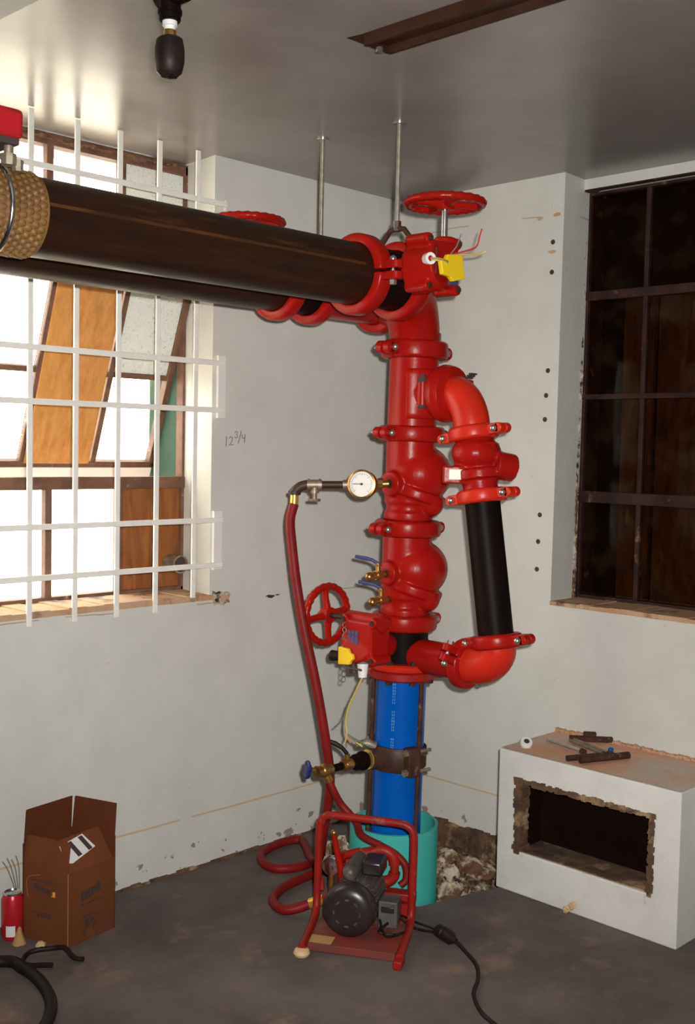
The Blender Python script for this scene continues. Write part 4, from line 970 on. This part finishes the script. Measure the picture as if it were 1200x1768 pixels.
q.build('mortar_line', m_sill, T, smooth=False, jitter=0.002)
q = MB()
for i in range(4): q.sphere((KX0-0.012, -1.155-i*0.01, 0.012+0.008*i), (0.008,0.01,0.012), 7, 5)
tag(q.build('yellow_scrap', m_buff, smooth=False, jitter=0.003, origin=(KX0-0.012,-1.17,0.0)), 'small yellow scrap at the foot of the masonry box', 'debris')
# things lying on the box
zt = KZ+0.004
def rodthing(name, label, p0, p1, r, m, n=10, ends=None):
    Tn = thing(name, label, 'metal rod', (V(p0)+V(p1))/2, 'metal pieces on the masonry box')
    q = MB(); q.cyl(p0, p1, r, n=n); q.build('shank', m, Tn)
    if ends:
        d = (V(p1)-V(p0)).normalized(); q = MB(); q.cyl(V(p1)-d*0.012, V(p1)+d*0.006, r*1.7, n=6); q.build('head', ends, Tn, smooth=False)
    return Tn
rodthing('steel_bolt', 'bright steel rod lying nearest the left end of the box top', (-0.177,-0.925,zt+0.008), (-0.221,-1.106,zt+0.008), 0.0065, m_zinc, ends=m_rust)
rodthing('steel_bolt', 'dull grey rod in the middle of the box top', (-0.105,-0.992,zt+0.008), (-0.172,-1.185,zt+0.008), 0.0065, m_galv, ends=m_rust)
rodthing('steel_bolt', 'second dull rod beside the blue-tipped one on the box top', (-0.122,-0.985,zt+0.0075), (-0.195,-1.175,zt+0.0075), 0.006, m_galv, ends=m_dark)
Tn = rodthing('steel_bolt', 'brown rusty rod lying along the front of the box top', (-0.335,-1.165,zt+0.013), (-0.155,-1.243,zt+0.013), 0.0125, m_rust)
Tn = rodthing('steel_bolt', 'short rusty rod beside the brown one at the box edge', (-0.345,-1.12,zt+0.011), (-0.20,-1.19,zt+0.011), 0.0105, m_rust)
Tn = thing('pipe_wrench', 'rusty bar tool with a square jaw near the wall on the box', 'tool', (-0.06,-1.04,zt), 'metal pieces on the masonry box')
q = MB(); q.obox((-0.055,-1.03,zt+0.010), V((0.62,-0.78,0)), V((0.78,0.62,0)), Z, (0.155,0.022,0.018)); q.build('shank', m_rust, Tn, bevel=0.003)
q = MB(); q.obox((-0.055,-1.025,zt+0.026), V((0.62,-0.78,0)), V((0.78,0.62,0)), Z, (0.045,0.024,0.016)); q.build('jaw', m_rust, Tn, bevel=0.003)
q = MB(); q.sphere((-0.125,-1.155,zt+0.009), (0.012,0.010,0.008), 10, 8); tag(q.build('plastic_plug', m_blue, origin=(-0.125,-1.155,zt)), 'tiny blue plastic plug beside the rods on the box', 'plug')
Tn = thing('tape_roll', 'white roll lying on the left corner of the box top', 'roll', (-0.295,-0.912,zt))
q = MB(); q.lathe([(0.010,-0.010),(0.020,-0.010),(0.022,-0.007),(0.022,0.007),(0.020,0.010),(0.010,0.010)], (-0.293,-0.915,zt+0.013), V((-0.35,-0.45,0.82)), 24, loop=True); q.build('paper', m_paper, Tn)
q = MB(); q.lathe([(0.003,-0.011),(0.0102,-0.011),(0.0102,0.011),(0.003,0.011)], (-0.293,-0.915,zt+0.013), V((-0.35,-0.45,0.82)), 18, loop=True); q.build('core', m_ink, Tn)

# ------------------------------------------------------------------ rubble in the pit
def chunk(label, c, s, seed):
    random.seed(seed); q = MB(); q.sphere(c, s, 30, 22)
    out = []
    for v in q.v:
        d = v - V(c); n1 = math.sin(d.x*70+seed)*math.cos(d.y*63+seed*2)*0.16 + math.sin(d.z*85+seed*3+d.x*40)*0.14 + math.sin(d.x*190+d.z*160+seed)*math.cos(d.y*210-d.z*120)*0.09 + random.uniform(-0.05,0.05)
        out.append(V(c) + d*(1+n1))
    q.v = out
    tag(q.build('concrete_chunk', m_chunk, smooth=False, origin=V(c)-Z*s[2]), label, 'rubble', 'broken concrete in the floor pit')
chunk('large pale broken concrete lump beside the teal sleeve', (-0.425,-0.655,-0.085), (0.085,0.095,0.12), 3)
chunk('brown broken lump between the pale lump and masonry box', (-0.315,-0.70,-0.17), (0.075,0.075,0.10), 5)
chunk('low dark lump at the front edge of the pit', (-0.44,-0.775,-0.235), (0.08,0.045,0.06), 8)
chunk('dark lump at the back of the pit under the wall', (-0.20,-0.55,-0.10), (0.13,0.16,0.085), 9)
chunk('brown speckled lump behind the pump frame left of the sleeve', (-0.735,-0.435,0.075), (0.055,0.055,0.085), 12)
random.seed(21)

# ------------------------------------------------------------------ cardboard box and things by the left wall
cf = V((-1.738,-0.261,0)); cl = V((-1.796,-0.096,0)); crr = V((-1.546,-0.228,0)); cb = cl + (crr-cf)
T = thing('cardboard_box', 'open brown cardboard box with raised flaps against the left wall', 'box', (cf+cb)/2)
th = 0.004; bh = 0.232
def panel(name, a, b_, z0, z1, m, inset=0.0, top_shift=V((0,0,0)), par=None, trim=(0,0)):
    d = (b_-a).normalized(); nn = V((-d.y, d.x, 0))
    if nn.dot((cf+cb)/2 - a) < 0: nn = -nn
    a2 = a + d*trim[0]; b2 = b_ - d*trim[1]
    q = MB(); vs = [a2+Z*z0, b2+Z*z0, b_+Z*z1+top_shift-d*trim[1]*1.6, a+Z*z1+top_shift+d*trim[0]*1.6]
    vs = [v + nn*inset for v in vs]
    q.add(vs + [v + nn*th for v in vs], [(0,1,2,3),(7,6,5,4),(0,4,5,1),(1,5,6,2),(2,6,7,3),(3,7,4,0)])
    return q.build(name, m, par or T, smooth=False)
pl = panel('side_panel', cl, cf, 0, 0.252, m_card)
pr = panel('side_panel', cf, crr, 0, bh, m_card)
panel('side_panel', cb, cl, 0, 0.30, m_cardi)
panel('side_panel', crr, cb, 0, 0.30, m_cardi)
q = MB(); q.add([cf+Z*0.004, crr+Z*0.004, cb+Z*0.004, cl+Z*0.004], [(0,1,2,3)]); q.build('bottom_panel', m_cardi, T, smooth=False)
dl = (cf-cl).normalized(); dr = (crr-cf).normalized()
panel('flap', cl, cf, 0.252, 0.326, m_card, 0.0, dr*0.010, trim=(0.001,0.001))
fr_ = panel('flap', cf, crr, bh, 0.326, m_card, 0.0, -dl*0.050, trim=(0.002,0.012))
panel('flap', cb, cl, 0.30, 0.405, m_cardi, 0.0, dl*0.006, trim=(0.004,0.004))
panel('flap', crr, cb, 0.30, 0.402, m_cardi, 0.0, dr*0.008, trim=(0.002,0.006))
# white label with two black bars on the folded flap
fn = ((crr-cf).normalized()).cross((Z*(0.326-bh) - dl*0.050).normalized()); 
if fn.dot(V((-0.7,-0.7,0.4))) < 0: fn = -fn
fu = (Z*(0.326-bh) - dl*0.050).normalized()
fo = cf + Z*bh + fn*0.0012
q = MB(); q.prism([(0.006,0.088),(0.104,0.102),(0.134,0.052),(0.030,0.026),(0.006,0.034)], fo, dr, fu, fn*0.0006); lab = q.build('label', m_paper, fr_, smooth=False)
q = MB()
for s0 in (0.036, 0.082): q.prism([(s0,0.086+s0*0.12),(s0+0.017,0.088+s0*0.12),(s0+0.040,0.036+s0*0.17),(s0+0.023,0.033+s0*0.17)], fo+fn*0.0008, dr, fu, fn*0.0005)
q.build('label_bars', m_ink, lab, smooth=False)
# printed marks
nl = V((dl.y,-dl.x,0)); nl = nl if nl.dot(V((-1,-0.5,0))) > 0 else -nl
nr = V((dr.y,-dr.x,0)); nr = nr if nr.dot(V((0,-1,0))) > 0 else -nr
q = MB()
def pr_box(o, u, n_, x, z, w, h): q.obox(o + u*x + Z*z + n_*0.0006, u, Z, n_, (w,h,0.0006))
pr_box(cl, dl, nl, 0.075,0.192,0.085,0.004)
for i, w in enumerate((0.016,0.009,0.012,0.010,0.012)): pr_box(cl, dl, nl, 0.052+i*0.0145,0.172-0.003*i,w,0.016)
pr_box(cl, dl, nl, 0.075,0.092,0.08,0.003)
for i in range(4): pr_box(cl, dl, nl, 0.06+i*0.014,0.082,0.009,0.009)
q.build('print', m_ink, pl, smooth=False)['kind'] = 'stuff'
q = MB()
for i, h in enumerate((0.032,0.026,0.03,0.026,0.022,0.03)): pr_box(cf, dr, nr, 0.058+i*0.0135,0.142+i*0.003,0.0105,h)
pr_box(cf, dr, nr, 0.09,0.118,0.085,0.004)
for (x, z, w, h) in ((0.085,0.078,0.05,0.006),(0.075,0.062,0.012,0.02),(0.098,0.06,0.016,0.016),(0.08,0.046,0.02,0.008),(0.105,0.044,0.012,0.01),(0.065,0.03,0.008,0.012)): pr_box(cf, dr, nr, x, z, w, h)
q.build('print', m_ink, pr, smooth=False)['kind'] = 'stuff'
q = MB(); pr_box(cl, dl, nl, 0.118,0.158,0.016,0.016); q.build('orange_sticker', mat('orange_sticker', (0.8,0.33,0.04), 0.6), pl, smooth=False)
q = MB(); q.obox(cf+Z*0.117, dr+dl*-1, dr+dl, Z, (0.003,0.003,0.232)); q.build('corner_fold', m_cardl, T, smooth=False)
q = MB(); q.tube(cr([cl+dl*0.02+Z*0.135+nl*0.001, cl+dl*0.016+Z*0.16+nl*0.001, cl+dl*0.02+Z*0.196+nl*0.001, cl+dl*0.07+Z*0.212+nl*0.001], 5), 0.0014, 6); q.build('crease', m_cardl, pl)
# red can
can = V((-1.822,-0.078,0))
T = thing('drink_can', 'red drink can standing behind the cardboard box', 'can', can)
q = MB(); q.lathe([(0,0),(0.026,0),(0.033,0.010),(0.033,0.128),(0.026,0.142)], can, Z, 32); q.build('body', m_can, T)
q = MB(); q.lathe([(0.0245,0.142),(0.0275,0.142),(0.0275,0.148),(0.025,0.148),(0.0225,0.143),(0,0.143)], can, Z, 32); q.build('lid', m_chrome, T)
q = MB(); q.lathe([(0.0333,0.016),(0.0335,0.016),(0.0335,0.05),(0.0333,0.05)], can, Z, 12, math.radians(205), math.radians(255), ref=X, loop=True); q.build('white_panel', m_paper, T)
q = MB(); q.lathe([(0,0.052),(0.004,0.05),(0.010,0.03),(0.020,0.004),(0.022,0.0),(0,0)], (-1.827,-0.128,0.0), Z, 14)
tag(q.build('paper_scrap', m_tan, smooth=False, jitter=0.0015, origin=(-1.827,-0.128,0)), 'crumpled tan paper cone in front of the red can', 'debris')
q = MB(); q.sphere((-1.792,-0.195,0.008), (0.016,0.013,0.009), 9, 6); tag(q.build('yellow_scrap', m_buff, smooth=False, jitter=0.003, origin=(-1.792,-0.195,0)), 'small yellow scrap at the foot of the cardboard box', 'debris')
T = thing('wire_bunch', 'thin stiff wires sticking up behind the cardboard box', 'wires', (-1.80,-0.04,0))
for i in range(4):
    q = MB(); q.tube(cr([(-1.79,-0.045,0.0), (-1.795+0.004*i,-0.05,0.12), (-1.805+0.012*i-0.012,-0.045,0.20), (-1.815+0.015*i-0.02,-0.04,0.235+0.008*(i % 2))], 5), 0.0012, 5); q.build('wire', m_wgr, T)
# black hose and strap on the floor, bottom left
q = MB(); q.tube(cr([(-2.5,-0.10,0.02), (-2.2,-0.13,0.02), (-1.951,-0.238,0.02), (-1.924,-0.324,0.02), (-1.930,-0.43,0.02), (-1.969,-0.553,0.02), (-2.04,-0.648,0.02), (-2.16,-0.74,0.02), (-2.4,-0.86,0.02)], 10), 0.017, 14)
tag(q.build('black_hose', m_rub, origin=(-1.95,-0.45,0.003)), 'thick black hose curving across the floor at lower left', 'hose')
q = MB(); q.tube(cr([(-1.752,-0.372,0.010), (-1.768,-0.345,0.010), (-1.772,-0.30,0.026), (-1.785,-0.27,0.020), (-1.83,-0.238,0.016), (-1.862,-0.235,0.012), (-1.893,-0.268,0.008), (-1.885,-0.30,0.008), (-1.86,-0.325,0.010), (-1.84,-0.345,0.010)], 8), 0.0075, 8)
tag(q.build('black_strap', m_rub, origin=(-1.82,-0.3,0.0)), 'bent black strip of cable in front of the cardboard box', 'cable')

# ------------------------------------------------------------------ ceiling pieces
T = thing('ceiling_channel', 'long dark brown metal channel fixed under the ceiling', 'channel', (-1.45,-2.6,H))
q = MB(); prof = [(-0.052,0.0),(-0.052,0.03),(-0.040,0.03),(-0.030,0.010),(0.030,0.010),(0.042,0.024),(0.052,0.024),(0.052,0.0)]
q.prism([(p[0], -p[1]) for p in prof], (-1.449,-1.215,H-0.0005), X, Z, (0,-2.9,0)); q.build('tray', m_strip, T, smooth=False)
q = MB(); q.prism([(-0.052,0.0),(0.048,0.0),(0.048,-0.026),(-0.044,-0.026)], (-1.449,-1.2155,H-0.0005), X, Z, (0,0.004,0)); q.build('end_plate', m_strip, T, smooth=False)
q = MB(); q.add([(-1.501,-1.212,H-0.001),(-1.42,-1.212,H-0.001),(-1.455,-1.205,H-0.022),(-1.515,-1.165,H-0.004)], [(0,1,2),(0,2,3),(0,3,1),(1,3,2)]); q.build('bent_tip', m_strip, T, smooth=False)
q = MB(); q.lathe([(0.004,0),(0.009,0),(0.009,0.012),(0.004,0.012)], (-1.452,-1.222,H-0.036), Z, 8, loop=True); q.build('clip', m_zinc, T, smooth=False)
# sprinkler drop wrapped in black
s0 = V((-2.03,-1.128,0))
T = thing('sprinkler_drop', 'black pipe drop with taped thread and black wrapped head', 'sprinkler', s0+Z*2.40)
q = MB(); q.cyl(s0+Z*2.485, s0+Z*2.545, 0.024, n=24); q.cyl(s0+Z*2.498, s0+Z*2.506, 0.027, n=24); q.cyl(s0+Z*2.482, s0+Z*2.494, 0.022, n=24)
q.cyl(s0+V((0,0.03,2.54)), s0+V((0,-0.05,2.54)), 0.027, n=24); q.build('tee', m_black, T)
q = MB(); q.cyl(s0+V((0,-0.04,2.54)), s0+V((0,-3.3,2.54)), 0.0215, n=20); q.build('branch_pipe', m_black, T)
q = MB(); q.cyl(s0+Z*2.472, s0+Z*2.485, 0.0165, n=18); q.cyl(s0+Z*2.462, s0+Z*2.473, 0.0125, n=18); q.build('thread_tape', m_paper, T)
q = MB(); q.cyl(s0+Z*2.445, s0+Z*2.463, 0.014, n=8); q.build('bushing', m_brass, T)
q = MB(); q.lathe([(0.0,2.362),(0.018,2.363),(0.029,2.372),(0.0325,2.395),(0.0325,2.422),(0.029,2.443),(0.018,2.449),(0.0,2.449)], s0, Z, 18); q.build('wrapped_head', m_rub, T, jitter=0.0015)

# ------------------------------------------------------------------ flow switch and dimpled wrap at the left end of the front pipe
T = thing('flow_switch', 'red flow switch box strapped on top of the front black pipe', 'flow switch', (-2.33,YF,ZH+RH))
sy = -0.86
q = MB(); q.box((-2.38,sy-0.03,2.222), (-2.249,sy+0.09,2.288)); q.build('cover', m_can, T, bevel=0.012)
q = MB(); q.box((-2.37,sy-0.022,2.208), (-2.257,sy+0.085,2.224)); q.build('base', m_ink, T, smooth=False, bevel=0.003)
q = MB(); q.cyl((-2.272,sy+0.0,2.21), (-2.272,sy+0.0,2.175), 0.011, n=14); q.cyl((-2.272,sy,2.19), (-2.272,sy,2.165), 0.018, n=8); q.cyl((-2.25,sy,2.155), (-2.25,sy,2.18), 0.014, n=8); q.build('conduit_fitting', m_galv, T)
q = MB(); pts = []
for i in range(21):
    t = math.radians(100 + 175*i/20); pts.append(V((-2.262-0.0006*i, YF + math.cos(t+PI/2-1.45)*0, 0)))
up = []
for i in range(25):
    t = math.radians(70 + 220*i/24)
    up.append(V((-2.262, YF + math.cos(t)*(RH+0.007), ZH + math.sin(t)*(RH+0.007))))
q.tube([V((-2.262,up[0].y,2.19))] + up + [V((-2.262,up[-1].y+0.01,up[-1].z+0.0))], 0.0075, 10); q.build('u_bolt', m_chrome, T)
q = MB(); q.cyl((-2.335,YF,ZH+RH*0.9), (-2.335,YF,2.215), 0.034, n=24); q.obox((-2.33,YF-0.02,ZH+RH+0.01), X, Y, Z, (0.11,0.10,0.024)); q.build('saddle', m_galv, T, bevel=0.004)
T = thing('dimpled_wrap', 'brown dimpled wrap round the left end of the front pipe', 'pipe wrap', (-2.4,YF,ZH))
x0, x1 = -2.72, -2.165
q = MB(); q.lathe([(RH+0.0005,0),(RH+0.003,0),(RH+0.003,x1-x0),(RH+0.0005,x1-x0)], (x0,YF,ZH), X, 48, loop=True); q.build('sheet', m_wrap, T)
q = MB(); nr_ = 32; du = 2*PI*(RH+0.003)/nr_; ncol = int((x1-x0)/0.0172)
for i in range(ncol):
    for j in range(nr_):
        t = 2*PI*(j+(0.5 if i % 2 else 0))/nr_
        if math.cos(t-math.radians(190)) < -0.25: continue
        dv = V((0, math.cos(t), math.sin(t))); c = V((x0+0.008+i*0.0172,YF,ZH)) + dv*(RH+0.003)
        tv = dv.cross(X)
        vs = [c + (X*math.cos(a)+tv*math.sin(a))*0.0092 for a in [2*PI*k/8 for k in range(8)]] + [c + dv*0.0050 + (X*math.cos(a)+tv*math.sin(a))*0.0040 for a in [2*PI*k/8 for k in range(8)]]
        q.add(vs, [(k, (k+1) % 8, 8+(k+1) % 8, 8+k) for k in range(8)] + [tuple(range(8, 16))])
dm = q.build('dimples', m_wrap, T); dm['kind'] = 'stuff'
